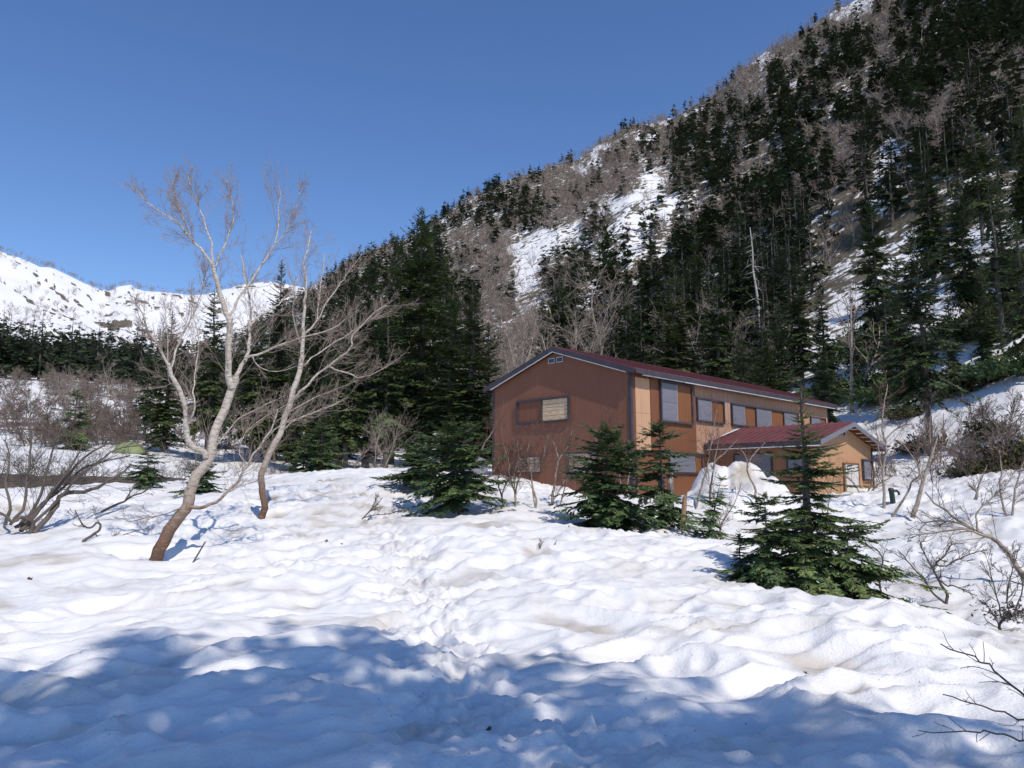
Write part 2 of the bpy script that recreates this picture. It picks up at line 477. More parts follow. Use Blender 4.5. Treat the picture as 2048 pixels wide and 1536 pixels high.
def ground_px(u, v, rmax=130):
    """first point of the ground seen through photograph pixel (u, v)"""
    dx, dy, dz = (float(k) for k in ray(u, v))
    k = math.hypot(dx, dy)
    t = np.arange(2.0, rmax, 0.02)
    x, y, z = dx / k * t, dy / k * t, dz / k * t
    h = H(x, y)
    hit = np.nonzero(h >= z)[0]
    i = hit[0] if len(hit) else len(t) - 1
    return np.array([x[i], y[i], h[i]])
def ground_r(u, r, v=980):
    a = float(az_of(u, v))
    x, y = r * math.sin(a), r * math.cos(a)
    return np.array([x, y, float(H(x, y))])

TRAIL = np.array([ground_px(u, v)[:2] for u, v in ((1060,1535),(960,1440),(905,1340),(868,1260),(835,1190),(805,1125),(775,1065),(738,1015),(690,985),(640,962))])
TRAIL = np.vstack([TRAIL[0] + (TRAIL[0] - TRAIL[1]) * 3, TRAIL])
TRAIL2 = np.array([ground_px(u, v)[:2] for u, v in ((960,1440),(1120,1460),(1330,1500),(1500,1535))])
def dist_poly(x, y, P):
    d = np.full(np.shape(x), 1e9)
    for a, b in zip(P[:-1], P[1:]):
        ab = b - a; L = ab @ ab
        t = np.clip(((x - a[0]) * ab[0] + (y - a[1]) * ab[1]) / L, 0, 1)
        d = np.minimum(d, np.hypot(x - a[0] - t * ab[0], y - a[1] - t * ab[1]))
    return d
# hollows melted round stems: (u, v or None, r, depth, radius)
BIRCH_A = ground_px(312, 1112); BIRCH_B = ground_px(524, 1030)
FIR_BIG = ground_r(1612, 13.3)
WELLS = [(BIRCH_A, .34, .55), (BIRCH_A + np.array([.55, .25, 0]), .25, .5), (BIRCH_A + np.array([-.75, .1, 0]), .20, .42), (BIRCH_B, .22, .45), (FIR_BIG, .40, 1.1)]
FIR_MID = {'left': ground_r(922, 20.6), 'leftback': ground_r(838, 24.0), 'centre': ground_r(1205, 19.2), 'right': ground_r(1325, 20.2), 'stub': ground_r(1405, 18.6)}
for k, (dp, rad) in {'left': (.35, .8), 'leftback': (.25, .6), 'centre': (.45, .9), 'right': (.2, .6), 'stub': (.3, .7)}.items():
    WELLS.append((FIR_MID[k], dp, rad))
HEAPS = [(ground_r(1440, 24.3), 1.55, 0.95, 1.5), (ground_r(1482, 24.2), 1.58, 0.95, 1.6), (ground_r(1526, 23.8), 1.25, 0.95, 1.4), (ground_r(1400, 24.2), 0.8, 0.7, 1.3), (ground_r(1475, 23.4), .85, 2.0, 1.3)]
def snow_detail(x, y, seed=0):
    """suncups, trampled trail, melt hollows: returns dz and dirt"""
    r = np.hypot(x, y)
    wx = x + 0.35 * perlin(x / 1.7, y / 1.7, 21); wy = y + 0.35 * perlin(x / 1.7, y / 1.7, 22)
    ca, sa = math.cos(-0.35), math.sin(-0.35)
    ax, ay = (wx * ca - wy * sa), (wx * sa + wy * ca)
    n0 = perlin(ax / 3.4, ay / 2.4, 30)
    n1 = perlin(ax / 1.25, ay / 0.85, 31)
    n2 = perlin(ax / 0.62, ay / 0.40, 32)
    n3 = perlin(x / 0.17, y / 0.13, 33)
    rid = 1 - np.abs(n1) * 2.0
    rid2 = 1 - np.abs(n2) * 2.0
    amp = smooth(-.5, .6, perlin(x / 6, y / 6, 40)) * .7 + .5
    n4 = 1 - 2 * np.abs(perlin(wx / 0.33, wy / 0.24, 34))
    cup = amp * (0.135 * rid + 0.06 * n1) + 0.06 * rid2 * (amp + .2) + 0.15 * n0 + 0.016 * n4 * amp + 0.006 * n3
    d = np.minimum(dist_poly(x, y, TRAIL), dist_poly(x, y, TRAIL2) + .25)
    wid = 0.55 + 0.25 * perlin(x / 1.1, y / 1.1, 50)
    tr = (1 - smooth(wid * .35, wid * 1.6, d)) * (.55 + .45 * smooth(-.3, .3, perlin(x / .9, y / .7, 55)))
    c1 = perlin(x / 0.22, y / 0.19, 51); c2 = perlin(x / 0.10, y / 0.09, 52); c3 = 1 - 2 * np.abs(perlin(x / 0.42, y / 0.34, 53)); c4 = perlin(x / 0.06, y / 0.06, 54)
    c5 = np.tanh(c1 * 4) * .5
    tramp = -0.04 + 0.075 * c5 + 0.04 * c1 + 0.045 * c2 + 0.05 * c3 + 0.02 * c4
    near = smooth(2.0, 4.0, r)
    fade = 1 - 0.35 * smooth(18, 60, r)
    dz = (cup * (1 - .55 * tr) * fade + tramp * tr * 1.15)
    dz = dz - 0.06
    for p, dep, rad in WELLS:
        q = ((x - p[0]) ** 2 + (y - p[1]) ** 2) / rad ** 2
        dz = dz - dep * np.exp(-q ** 1.5)
    hp = 0
    for p, hh, rad, e in HEAPS:
        qx = x + .12 * perlin(x / .8, y / .8, 61); qy = y + .12 * perlin(x / .8, y / .8, 62)
        q = ((qx - p[0]) ** 2 + (qy - p[1]) ** 2) / rad ** 2
        hp = np.maximum(hp, hh * np.exp(-q ** e) * (0.95 + .10 * perlin(x / .6, y / .6, 60) + .05 * perlin(x / .2, y / .2, 63)))
    dz = dz + hp
    dirt = 0.12 * smooth(.2, -.6, rid2) + 0.75 * smooth(0.25, -0.55, rid) * smooth(-.25, .35, perlin(x / 3.3, y / 2.6, 70)) + 0.34 * smooth(-.1, .5, perlin(x / 1.3, y / 0.9, 71)) + .2 * smooth(0, .5, perlin(x / 5, y / 3, 72)) + .10 * tr * (c1 > 0.1)
    dirt = dirt + .55 * smooth(.9, 1.5, hp) * smooth(-.2, .4, perlin(x / .5, y / .5, 64))
    return dz, np.clip(dirt, 0, 1)
def HS(x, y):
    """ground with the snow relief"""
    x = np.atleast_1d(np.asarray(x, float)); y = np.atleast_1d(np.asarray(y, float))
    h = H(x, y); r = np.hypot(x, y)
    dz, _ = snow_detail(x, y)
    return h + dz * (1 - smooth(50, 68, r))

def polar_sheet(name, rs, azs, hfun, mat, attrs, closed=True):
    A, R = np.meshgrid(azs, rs)
    x = R * np.sin(A); y = R * np.cos(A)
    z = hfun(x, y)
    n, k = x.shape
    v = np.stack([x, y, z], -1).reshape(-1, 3)
    i = np.arange(n - 1)[:, None] * k
    j = np.arange(k if closed else k - 1)[None, :]; j2 = (j + 1) % k
    f = np.stack([i + j, i + k + j, i + k + j2, i + j2], -1).reshape(-1, 4)
    f = f[:, ::-1]
    me = new_mesh(name, v, f.copy(), mat, True)
    for nm, val in attrs(x, y, z).items():
        a = me.attributes.new(nm, 'FLOAT', 'POINT'); a.data.foreach_set('value', np.asarray(val, np.float32).ravel())
    o = link(bpy.data.objects.new(name, me))
    o['kind'] = 'structure'
    return o

AZ_F = np.radians(np.arange(-38, 38.01, 0.118))
AZ = np.concatenate([np.radians(np.arange(-180, -38, 2.0)), AZ_F, np.radians(np.arange(39.5, 180, 2.0))])
rs1 = [0.02, 0.6, 1.2, 1.8, 2.4]
while rs1[-1] < 12: rs1.append(rs1[-1] * 1.0066)
while rs1[-1] < 34: rs1.append(rs1[-1] * 1.0078)
while rs1[-1] < 70: rs1.append(rs1[-1] * 1.012)
def near_attrs(x, y, z):
    r = np.hypot(x, y); az = np.arctan2(x, y)
    _, dirt = snow_detail(x, y)
    bank = smooth(34.0, 35.5, r) * (1 - smooth(42.6, 43.4, r)) * (1 - smooth(az_of(330), az_of(430), az))
    wells = 0
    for p, dep, rad in WELLS[5:]:
        wells = np.maximum(wells, .55 * np.exp(-((x - p[0]) ** 2 + (y - p[1]) ** 2) / (rad * .5) ** 2))
    forest = 0.62 * smooth(38, 46, r) * smooth(float(az_of(480)), float(az_of(560)), az) * (1 - smooth(float(az_of(960)), float(az_of(1040)), az))
    slope = (.86 - slope_attrs(x, y, z)['snow']) * smooth(0, 6, r - foot(az)) * (az > 0)
    return {'dirt': dirt * (1 - smooth(30, 45, r)), 'soil': np.maximum(np.maximum(np.maximum(bank, wells), forest * .72), slope)}

# what grows or lies where on the slopes, read from the photograph (64 px cells)
# C dense conifers, m mixed, c scattered conifers, b bare birches, s open snow, . nothing
COVER = [
 '..........................bbmCCC',
 '.......................bbmCmmCCC',
 '......................bbCCmCCCmb',
 '...................mbmmmCCCbCmCm',
 '.................mbbmCCmCmbCbbCC',
 '...............CmbbbsmCmCCbbCCCC',
 '.............CCCmbbsscbCCCmCmCCC',
 '...........mCCbbsscscmCCCCmCCCCs',
 '.........mCCCCbbsbccmCCCCmsCsCsC',
 '........CCCCCCCbsCsCCCCCmCsCssCs',
 'CCCCCCCCCCCCCCCbbbbCCCCCCssCsscs',
 'CCCCCCCCCCCCCCCbbbmCCCCCCsccscss',
]
CN = {'C': (1.0, .30), 'm': (.5, .55), 'c': (.28, .35), 'b': (.10, 1.0), 's': (.05, .18), '.': (.12, .6)}
def cover_at(u, v):
    i = int(v // 64); j = int(u // 64)
    if i < 0: return 'C' if u > 1800 else 'b'
    if j < 0: j = 0
    if j > 31: j = 31
    if i > 11: i = 11
    return COVER[i][j]
SNOW_PATCH = [
 [(1345,348),(1305,352),(1235,398),(1130,446),(1050,480),(1010,496),(1040,515),(1030,585),(1055,585),(1075,535),(1110,500),(1190,440),(1280,400),(1345,368)],
 [(1345,392),(1385,385),(1330,440),(1290,490),(1250,520),(1290,450)], [(1200,560),(1180,620),(1140,640),(1160,590)],
 [(1655,25),(1700,-25),(1790,-25),(1745,20),(1690,50)], [(1295,252),(1345,240),(1410,205),(1405,216),(1340,252)],
 [(1140,336),(1190,312),(1220,300),(1195,330),(1150,348)], [(1275,270),(1310,270),(1295,292)], [(1570,160),(1610,155),(1590,175)], [(1195,305),(1222,290),(1210,320)],
 [(1480,135),(1530,105),(1550,108),(1500,140)], [(1470,345),(1500,330),(1480,360)], [(1755,285),(1790,260),(1800,300),(1770,420),(1740,430)],
 [(1650,585),(1730,560),(1740,640),(1690,690),(1650,680)], [(1860,600),(1960,540),(2060,520),(2060,560),(1960,610),(1900,650),(1860,650)], [(1880,480),(2060,430),(2060,480),(1900,520)],
 [(1600,730),(1780,690),(1800,740),(1700,800),(1600,800)], [(1650,810),(1900,800),(2070,690),(2070,1000),(1650,1000)], [(1900,700),(2070,600),(2070,720),(1920,740)],
 [(540,700),(420,700),(300,740),(250,900),(520,900),(560,800)],
]
def in_poly(u, v, P):
    c = np.zeros(np.shape(u), bool)
    n = len(P)
    for k in range(n):
        x1, y1 = P[k]; x2, y2 = P[(k + 1) % n]
        cond = ((y1 > v) != (y2 > v))
        xi = (x2 - x1) * (v - y1) / ((y2 - y1) if y2 != y1 else 1e-9) + x1
        c ^= cond & (u < xi)
    return c
_snow_by = {'C': .44, 'm': .36, 'c': .48, 'b': .38, 's': .54, '.': .36}
_cg = np.array([[_snow_by[ch] for ch in row] for row in COVER])
def slope_attrs(x, y, z):
    u, v = project(x, y, z)
    j = np.clip(u / 64 - .5, 0, 30.999); i = np.clip(v / 64 - .5, 0, 10.999)
    j0 = j.astype(int); i0 = i.astype(int); fj = j - j0; fi = i - i0
    s = (_cg[i0, j0] * (1 - fj) + _cg[i0, j0 + 1] * fj) * (1 - fi) + (_cg[i0 + 1, j0] * (1 - fj) + _cg[i0 + 1, j0 + 1] * fj) * fi
    for P in SNOW_PATCH:
        s = np.where(in_poly(u + 22 * fbm(u / 45, v / 45, 4, 3), v + 14 * fbm(u / 45, v / 45, 8, 3), P), np.maximum(s, .61), s)
    r = np.hypot(x, y); az = np.arctan2(x, y)
    s = np.where((az < az_of(330)) & (r < 340), np.where(r < 150, .66 + .25 * perlin(x / 14, y / 14, 2), .60), s)
    # far snowy face: bare streaks running down the slope
    st = .75 * perlin((az * 900 + r * .55) / 22, r / 170, 12) + .75 * perlin((az * 900 + r * .5) / 8, r / 50, 14) + .6 * perlin(az * 110, r / 28, 15) + .4 * perlin(az * 260, r / 14, 16)
    s = np.where((r > 350) & (az < az_of(640)), .84 - .60 * smooth(.32, .7, st), s)
    return {'snow': s}
polar_sheet('snow_ground', np.array(rs1), AZ, HS, M['snow'], near_attrs)
rs2 = [rs1[-1]]
while rs2[-1] < 560: rs2.append(rs2[-1] * 1.016)
AZ2 = AZ
polar_sheet('mountain_slope', np.array(rs2), AZ2, lambda x, y: np.where(np.hypot(x, y) < rs1[-1] + .01, HS(x.ravel(), y.ravel()).reshape(x.shape), H(x, y)), M['mountain'], slope_attrs)
rs3 = [rs2[-1]]
while rs3[-1] < 2600: rs3.append(rs3[-1] * (1.016 if rs3[-1] < 980 else 1.2))
polar_sheet('far_mountain', np.array(rs3), AZ2, H, M['mountain'], slope_attrs)

# ------------------------------------------------------------------ the hut
TH = math.radians(45.3)
HC = np.array([4.147, 26.753])                 # near corner; local x runs along the long wall, local y along the gable wall
HROT = math.pi / 2 - TH
HAX = np.array([math.sin(TH), math.cos(TH)]); HBX = np.array([-math.cos(TH), math.sin(TH)])
def hut_xy(a, b): return HC + HAX * a + HBX * b
M['brown_gable'] = painted_sheet('brown_ribbed_siding_gable', (0.235, 0.098, 0.058), (0.34, 0.19, 0.14), 1, 0.09, wear=(0.57, 0.66))
M['brown_long'] = painted_sheet('brown_ribbed_siding', (0.200, 0.080, 0.040), (0.32, 0.15, 0.08), 0, 0.09, wear=(0.60, 0.68))
M['beige'] = painted_sheet('faded_tan_siding', (0.58, 0.345, 0.205), (0.60, 0.38, 0.25), 0, 0.11, depth=0.35)
M['worn'] = painted_sheet('peeling_tan_siding', (0.47, 0.265, 0.165), (0.46, 0.35, 0.31), 0, 0.30, wear=(0.50, 0.56))
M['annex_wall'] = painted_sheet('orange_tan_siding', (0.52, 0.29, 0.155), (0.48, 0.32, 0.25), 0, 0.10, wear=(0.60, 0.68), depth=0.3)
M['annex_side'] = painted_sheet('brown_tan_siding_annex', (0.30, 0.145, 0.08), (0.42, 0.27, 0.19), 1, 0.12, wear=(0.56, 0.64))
M['frame'] = plain('dark_grey_trim', (0.052, 0.045, 0.056), 0.25, 0.5)
M['shutter'] = plain('grey_metal_shutter', (0.165, 0.165, 0.195), 0.12, 0.45, (0.7, 0.7, 5))
M['board'] = painted_sheet('brown_window_board', (0.23, 0.095, 0.038), (0.30, 0.14, 0.06), 0, 0.16)
M['board_gable'] = painted_sheet('brown_window_board_gable', (0.20, 0.078, 0.046), (0.27, 0.12, 0.08), 1, 0.32)
M['white'] = plain('white_gutter_strip', (0.72, 0.72, 0.72), 0.12, 0.5)
M['metal'] = plain('galvanised_rail', (0.42, 0.42, 0.44), 0.2, 0.4, (2, 2, 2), 0.5)
M['roof'] = plain('dark_red_roof_sheet', (0.165, 0.056, 0.056), 0.30, 0.5, (0.8, 0.8, 0.8))
M['roof_bright'] = plain('bright_red_roof_sheet', (0.42, 0.045, 0.045), 0.2, 0.5)
M['plank'] = plain('raw_pine_planks', (0.58, 0.42, 0.27), 0.38, 0.7, (1, 2.2, 22))
M['ply'] = plain('weathered_plank_board', (0.36, 0.285, 0.215), 0.32, 0.8, (1.5, 2.2, 16))
M['door'] = plain('pale_metal_door', (0.62, 0.585, 0.56), 0.10, 0.5, (6, 6, 3))
M['glass'] = plain('dark_glass', (0.03, 0.04, 0.05), 0.2, 0.15, spec=0.6, bstr=0)
Z0 = -1.6
def plank_panel(parent, name, axis, fixed, thick, lo, hi, zlo, zhi, n, mat, vertical=False, seed=0):
    """panel of n boards, each a mesh of its own"""
    rg = random.Random(seed)
    edges = [0]
    for i in range(n): edges.append(edges[-1] + rg.uniform(.8, 1.2))
    edges = [e / edges[-1] for e in edges]
    for i in range(n):
        m = MB(); g = 0.006; t = thick + rg.uniform(-.006, .006)
        if not vertical:
            a, b = lo, hi; z1 = zlo + (zhi - zlo) * edges[i] + g; z2 = zlo + (zhi - zlo) * edges[i + 1] - g
        else:
            a = lo + (hi - lo) * edges[i] + g; b = lo + (hi - lo) * edges[i + 1] - g; z1, z2 = zlo, zhi
        s = 1 if thick > 0 else -1
        if axis == 'gable': m.box(min(fixed, fixed - t), max(fixed, fixed - t), a, b, z1, z2)
        else: m.box(a, b, min(fixed, fixed - t), max(fixed, fixed - t), z1, z2)
        m.build(name, mat, parent, Z0)
def frame_gable(parent, x, b0, b1, z0, z1, w=.06, d=.07, mid=None, name='window_frame'):
    f = MB()
    f.box(x - d, x, b0, b1, z1 - w, z1).box(x - d, x, b0, b1, z0, z0 + w)
    f.box(x - d + .003, x, b0, b0 + w, z0 + w, z1 - w).box(x - d + .003, x, b1 - w, b1, z0 + w, z1 - w)
    for m_ in (mid or []): f.box(x - d + .006, x, m_ - .02, m_ + .02, z0 + w, z1 - w)
    return f.build(name, M['frame'], parent, Z0)
def frame_long(parent, y, a0, a1, z0, z1, w=.06, d=.07, mid=None, name='window_frame', mat='frame'):
    f = MB()
    f.box(a0, a1, y - d, y, z1 - w, z1).box(a0, a1, y - d, y, z0, z0 + w)
    f.box(a0, a0 + w, y - d + .003, y, z0 + w, z1 - w).box(a1 - w, a1, y - d + .003, y, z0 + w, z1 - w)
    for m_ in (mid or []): f.box(m_ - .022, m_ + .022, y - d + .006, y, z0 + w, z1 - w)
    return f.build(name, M[mat], parent, Z0)

hut = thing('mountain_hut', 'two storey brown mountain hut with boarded windows and red roof', 'hut', (HC[0], HC[1], Z0), HROT)
L, W = 16.3, 7.0
EZ, PZ = 4.12, 5.27            # wall height at the eave and at the peak
w = MB(); w.prism([(0, -2.0), (W, -2.0), (W, EZ), (W / 2, PZ), (0, EZ)], 'x', 0, .12); w.build('gable_wall', M['brown_gable'], hut, Z0)
w = MB(); w.prism([(0, -2.0), (W, -2.0), (W, EZ), (W / 2, PZ), (0, EZ)], 'x', L - .12, L); w.build('gable_wall', M['brown_gable'], hut, Z0)
w = MB(); w.box(.122, L - .122, 0, .12, -2.0, 1.36); w.build('lower_wall', M['brown_long'], hut, Z0)
w = MB(); w.box(.122, L - .122, W - .12, W, -2.0, EZ); w.build('rear_wall', M['brown_long'], hut, Z0)
w = MB(); w.box(.122, 4.10, 0.0, .12, 1.362, EZ); w.build('upper_wall', M['brown_long'], hut, Z0)
w = MB(); w.box(4.102, L - .122, 0.0, .12, 1.362, EZ); o = w.build('upper_wall', M['worn'], hut, Z0); o['label'] = 'peeling tan upper siding'
w = MB(); w.box(.27, 1.14, -.022, -.002, 1.40, 2.70).box(.27, 1.14, -.020, -.002, 2.708, 3.97); o = w.build('siding_panel', M['beige'], hut, Z0); o['label'] = 'pale tan siding panel'
for (y0, y1) in ((1.142, 4.08),):
    w = MB(); w.box(y0, y1, -.05, -.002, 1.39, 4.05); w.build('siding_panel', M['brown_long'], hut, Z0)
w = MB(); w.box(4.085, 4.105, -.055, -.002, 1.40, 2.62); w.build('batten', M['beige'], hut, Z0)
# trims
t = MB(); t.box(-.03, .09, -.035, -.002, -1.9, EZ - .02).box(-.035, -.002, -.03, .07, -1.9, EZ - .02); t.build('corner_trim', M['frame'], hut, Z0)
t = MB(); t.box(-.03, -.002, W - .07, W + .03, -1.9, EZ - .02); t.build('corner_trim', M['frame'], hut, Z0)
t = MB(); t.box(.2, 4.7, -.09, -.002, 1.33, 1.39); t.build('belt_trim', M['frame'], hut, Z0)
t = MB(); t.box(-.05, -.002, .08, 3.0, 1.33, 1.385); t.build('belt_trim', M['frame'], hut, Z0)
t = MB(); t.box(.20, .26, -.07, -.002, -1.9, 1.325); t.build('downpipe', M['frame'], hut, Z0)
# roof: two slabs, ribs, fascias, white strips
OV, OG, TK = .34, .20, .10
sl = (PZ - EZ) / (W / 2)
def roof_z(b): return PZ + .10 - sl * abs(b - W / 2)
for s in (-1, 1):
    e = -OV if s < 0 else W + OV
    r = MB(); r.prism([(e, roof_z(e)), (W / 2, roof_z(W / 2)), (W / 2, roof_z(W / 2) + TK), (e, roof_z(e) + TK)], 'x', -OG - .02, L + OG)
    slab = r.build('roof', M['roof'], hut, Z0)
    n = 40
    rib = MB(); rib.prism([(e, roof_z(e) + TK - .003), (W / 2, roof_z(W / 2) + TK - .003), (W / 2, roof_z(W / 2) + TK + .035), (e, roof_z(e) + TK + .035)], 'x', -.015, .015)
    r0 = rib.build('seam', M['roof'], slab, Z0); r0.location.x = .0
    for k in range(1, n):
        c = r0.copy(); COL.objects.link(c); c.parent = slab; c.location.x = -OG + (L + 2 * OG) * k / n
    # fascia on both gables
    for x0 in (-OG - .05, L + OG + .005):
        f = MB(); f.prism([(e, roof_z(e) - .10), (W / 2, roof_z(W / 2) - .10), (W / 2, roof_z(W / 2) + TK - .02), (e, roof_z(e) + TK - .02)], 'x', x0 - .002, x0 + .026); f.build('fascia', M['frame'], hut, Z0)
    y0 = e - .045 if s < 0 else e + .004
    f = MB(); f.box(-OG, L + OG, y0, y0 + .04, roof_z(e) - .08, roof_z(e) + TK - .025); f.build('fascia', M['frame'], hut, Z0)
    # soffit and white strip under the rake
    f = MB(); f.prism([(0.05 if s < 0 else W - .05, roof_z(0) - .135), (W / 2, roof_z(W / 2) - .135), (W / 2, roof_z(W / 2) - .105), (0.05 if s < 0 else W - .05, roof_z(0) - .105)], 'x', -OG - .02, -OG + .03); f.build('rake_strip', M['white'], hut, Z0)
g = MB(); g.box(.3, 2.9, -OV - .02, -OV + .05, roof_z(-OV) - .125, roof_z(-OV) - .085); g.build('gutter', M['metal'], hut, Z0)
g = MB(); g.box(2.95, L + .1, -OV - .02, -OV + .03, roof_z(-OV) - .125, roof_z(-OV) - .085); g.build('gutter', M['white'], hut, Z0)
# gable openings
wf = frame_gable(hut, -.002, 2.80, 5.60, 2.57, 3.52, .07, .09, [4.20])
wf.name = 'window'
b_ = MB(); b_.box(-.03, -.003, 4.225, 5.53, 2.64, 3.45); b_.build('board', M['board_gable'], wf, Z0)
plank_panel(wf, 'plank', 'gable', -.003, .035, 2.87, 4.175, 2.64, 3.45, 5, M['plank'], seed=2)
for b0, b1 in ((3.52, 3.86), (3.10, 3.44)):
    v_ = frame_gable(hut, -.002, b0, b1, 4.84, 5.05, .03, .04, name='vent'); v_.data.materials[0] = M['metal']
    p = MB(); p.box(-.015, -.003, b0 + .03, b1 - .03, 4.87, 5.02); p.build('louvre', M['glass'], v_, Z0)
for b0, b1, z0, z1 in ((4.32, 5.56, .69, 1.28), (1.55, 2.84, .62, 1.33)):
    wf = frame_gable(hut, -.002, b0 - .03, b1 + .03, z0 - .03, z1 + .03, .03, .05, name='boarded_window')
    plank_panel(wf, 'plank', 'gable', -.003, .045, b0 + .005, b1 - .005, z0 + .005, z1 - .005, 5, M['ply'], seed=int(b0 * 10))
# long wall openings
def shutter(parent, a0, a1, z0, z1, y, mat='shutter'):
    s_ = MB(); s_.box(a0, a1, y - .028, y, z0, z1); o = s_.build('shutter' if mat == 'shutter' else 'board', M[mat], parent, Z0)
    if mat == 'shutter':
        e = MB(); e.box(a1 - .03, a1, y - .034, y - .029, z0, z1); e.build('shutter_edge', M['metal'], o, Z0)
    return o
wf = frame_long(hut, -.052, 1.66, 3.80, 2.45, 3.98, .07, .10); wf.name = 'window'
shutter(wf, 1.73, 2.76, 2.52, 3.20, -.085); shutter(wf, 1.73, 2.76, 3.21, 3.90, -.085); shutter(wf, 2.765, 3.73, 2.52, 3.91, -.054, 'board')
wf = frame_long(hut, -.002, 4.17, 6.22, 2.63, 3.57, .06, .10); wf.name = 'window'
shutter(wf, 4.23, 5.22, 2.69, 3.50, -.04); shutter(wf, 5.225, 6.16, 2.69, 3.50, -.004, 'board')
wf = frame_long(hut, -.002, 6.80, 12.9, 2.62, 3.55, .06, .10, [8.84, 11.40]); wf.name = 'window'
for a0, a1, m_ in ((6.86, 7.88, 'shutter'), (7.885, 8.81, 'board'), (8.87, 10.22, 'shutter'), (10.225, 11.37, 'board'), (11.43, 12.84, 'shutter')):
    shutter(wf, a0, a1, 2.69, 3.48, -.04 if m_ == 'shutter' else -.004, m_)
wf = frame_long(hut, -.002, 14.2, 15.9, 2.62, 3.5, .06, .08); wf.name = 'window'
shutter(wf, 14.26, 15.2, 2.69, 3.43, -.04); shutter(wf, 15.205, 15.84, 2.69, 3.43, -.004, 'board')
wf = frame_long(hut, -.002, 2.2, 4.45, .60, 1.32, .05, .08); wf.name = 'window'
shutter(wf, 2.26, 2.82, .66, 1.27, -.04); shutter(wf, 2.84, 3.90, .66, 1.27, -.045); shutter(wf, 3.905, 4.40, .66, 1.27, -.004, 'board')

# annex: its gable faces the same way as the long wall
annex = thing('hut_annex', 'low orange annex with red seamed roof and pale door', 'annex', (HC[0], HC[1], Z0), HROT)
AD, A0, A1, AR = 4.2, 5.0, 10.35, 7.67
AE, AP = 1.72, 2.42
w = MB(); w.prism([(A0, -2.0), (A1, -2.0), (A1, AE - .02), (AR, AP), (A0, AE - .02)], 'y', -AD, -AD + .12); w.build('front_wall', M['annex_wall'], annex, Z0)
w = MB(); w.box(A0, A0 + .12, -AD + .122, -.06, -2.0, AE); w.build('side_wall', M['annex_side'], annex, Z0)
w = MB(); w.box(A1 - .12, A1, -AD + .122, -.06, -2.0, AE); w.build('side_wall', M['annex_side'], annex, Z0)
asl = (AP - AE) / (AR - A0)
AO = .36
def aroof(a): return AP + .07 - asl * abs(a - AR) * 1.02
for s in (-1, 1):
    e = A0 - AO if s < 0 else A1 + AO
    r = MB(); r.prism([(e, aroof(e)), (AR, aroof(AR)), (AR, aroof(AR) + .06), (e, aroof(e) + .06)], 'y', -AD - .42, -.03); slab = r.build('roof', M['roof'], annex, Z0)
    rib = MB(); rib.prism([(e - .01 if s < 0 else e + .01, aroof(e) + .055), (AR, aroof(AR) + .055), (AR, aroof(AR) + .105), (e - .01 if s < 0 else e + .01, aroof(e) + .105)], 'y', -.016, .016)
    r0 = rib.build('seam', M['roof'], slab, Z0); r0.location.y = -.10
    for k in range(1, 15):
        c = r0.copy(); COL.objects.link(c); c.parent = slab; c.location.y = -.10 - .308 * k
    y0 = e - .035 if s < 0 else e + .003
    f = MB(); f.box(y0, y0 + .03, -AD - .42, -.06, aroof(e) - .12, aroof(e) + .045); f.build('fascia', M['frame'], annex, Z0)
    f = MB(); f.box(y0 - .02, y0 + .02, -AD - .40, -.2, aroof(e) - .155, aroof(e) - .125); f.build('gutter', M['white'], annex, Z0)
    f = MB(); f.prism([(e, aroof(e) - .13), (AR, aroof(AR) - .13), (AR, aroof(AR) + .045), (e, aroof(e) + .045)], 'y', -AD - .45, -AD - .422); f.build('fascia', M['shutter'], annex, Z0)
    for k in range(6):       # rafter tails and pale soffit panels under the front rake
        a_ = AR + s * (.35 + k * .48)
        p = MB(); q = a_ + s * .30
        p.prism([(a_, aroof(a_) - .035), (q, aroof(q) - .035), (q, aroof(q) - .012), (a_, aroof(a_) - .012)], 'y', -AD - .40, -AD - .03); p.build('soffit_panel', M['white'], annex, Z0)
        p = MB(); q2 = a_ - s * .10
        p.prism([(a_, aroof(a_) - .11), (q2, aroof(q2) - .11), (q2, aroof(q2) - .012), (a_, aroof(a_) - .012)], 'y', -AD - .40, -AD - .03); p.build('rafter_tail', M['board'], annex, Z0)
f = MB(); f.prism([(A0 - AO, aroof(A0 - AO) + .06), (AR - .3, aroof(AR - .3) + .06), (AR - .3, aroof(AR - .3) + .14), (A0 - AO, aroof(A0 - AO) + .14)], 'y', -.11, -.04); f.build('roof_flashing', M['metal'], annex, Z0)
f = MB(); f.prism([(5.7, aroof(5.7) + .13), (7.1, aroof(7.1) + .13), (7.1, aroof(7.1) + .17), (5.7, aroof(5.7) + .17)], 'y', -.16, -.115); f.build('flashing_strip', M['white'], annex, Z0)
f = MB(); f.box(A0 - AO + .05, A0 - AO + .09, -.25, -.21, aroof(A0 - AO) + .05, aroof(A0 - AO) + .26).box(A0 - AO + .2, A0 - AO + .24, -.25, -.21, aroof(A0 - AO) + .05, aroof(A0 - AO) + .26); f.build('snow_guard', M['frame'], annex, Z0)
for a0, a1 in ((7.30, 7.52), (7.58, 7.80)):
    v_ = frame_long(annex, -AD - .002, a0, a1, 2.02, 2.20, .025, .03, name='vent', mat='metal')
    p = MB(); p.box(a0 + .025, a1 - .025, -AD - .015, -AD - .003, 2.045, 2.175); p.build('louvre', M['glass'], v_, Z0)
df = frame_long(annex, -AD - .002, 7.40, 8.86, -1.3, 1.02, .05, .06, name='door_frame', mat='board')
d = MB(); d.box(7.62, 8.80, -AD - .04, -AD - .004, -1.2, .965); dd = d.build('door', M['door'], annex, Z0)
d = MB(); d.box(8.68, 8.72, -AD - .09, -AD - .041, -.15, -.03); d.build('handle', M['frame'], dd, Z0)
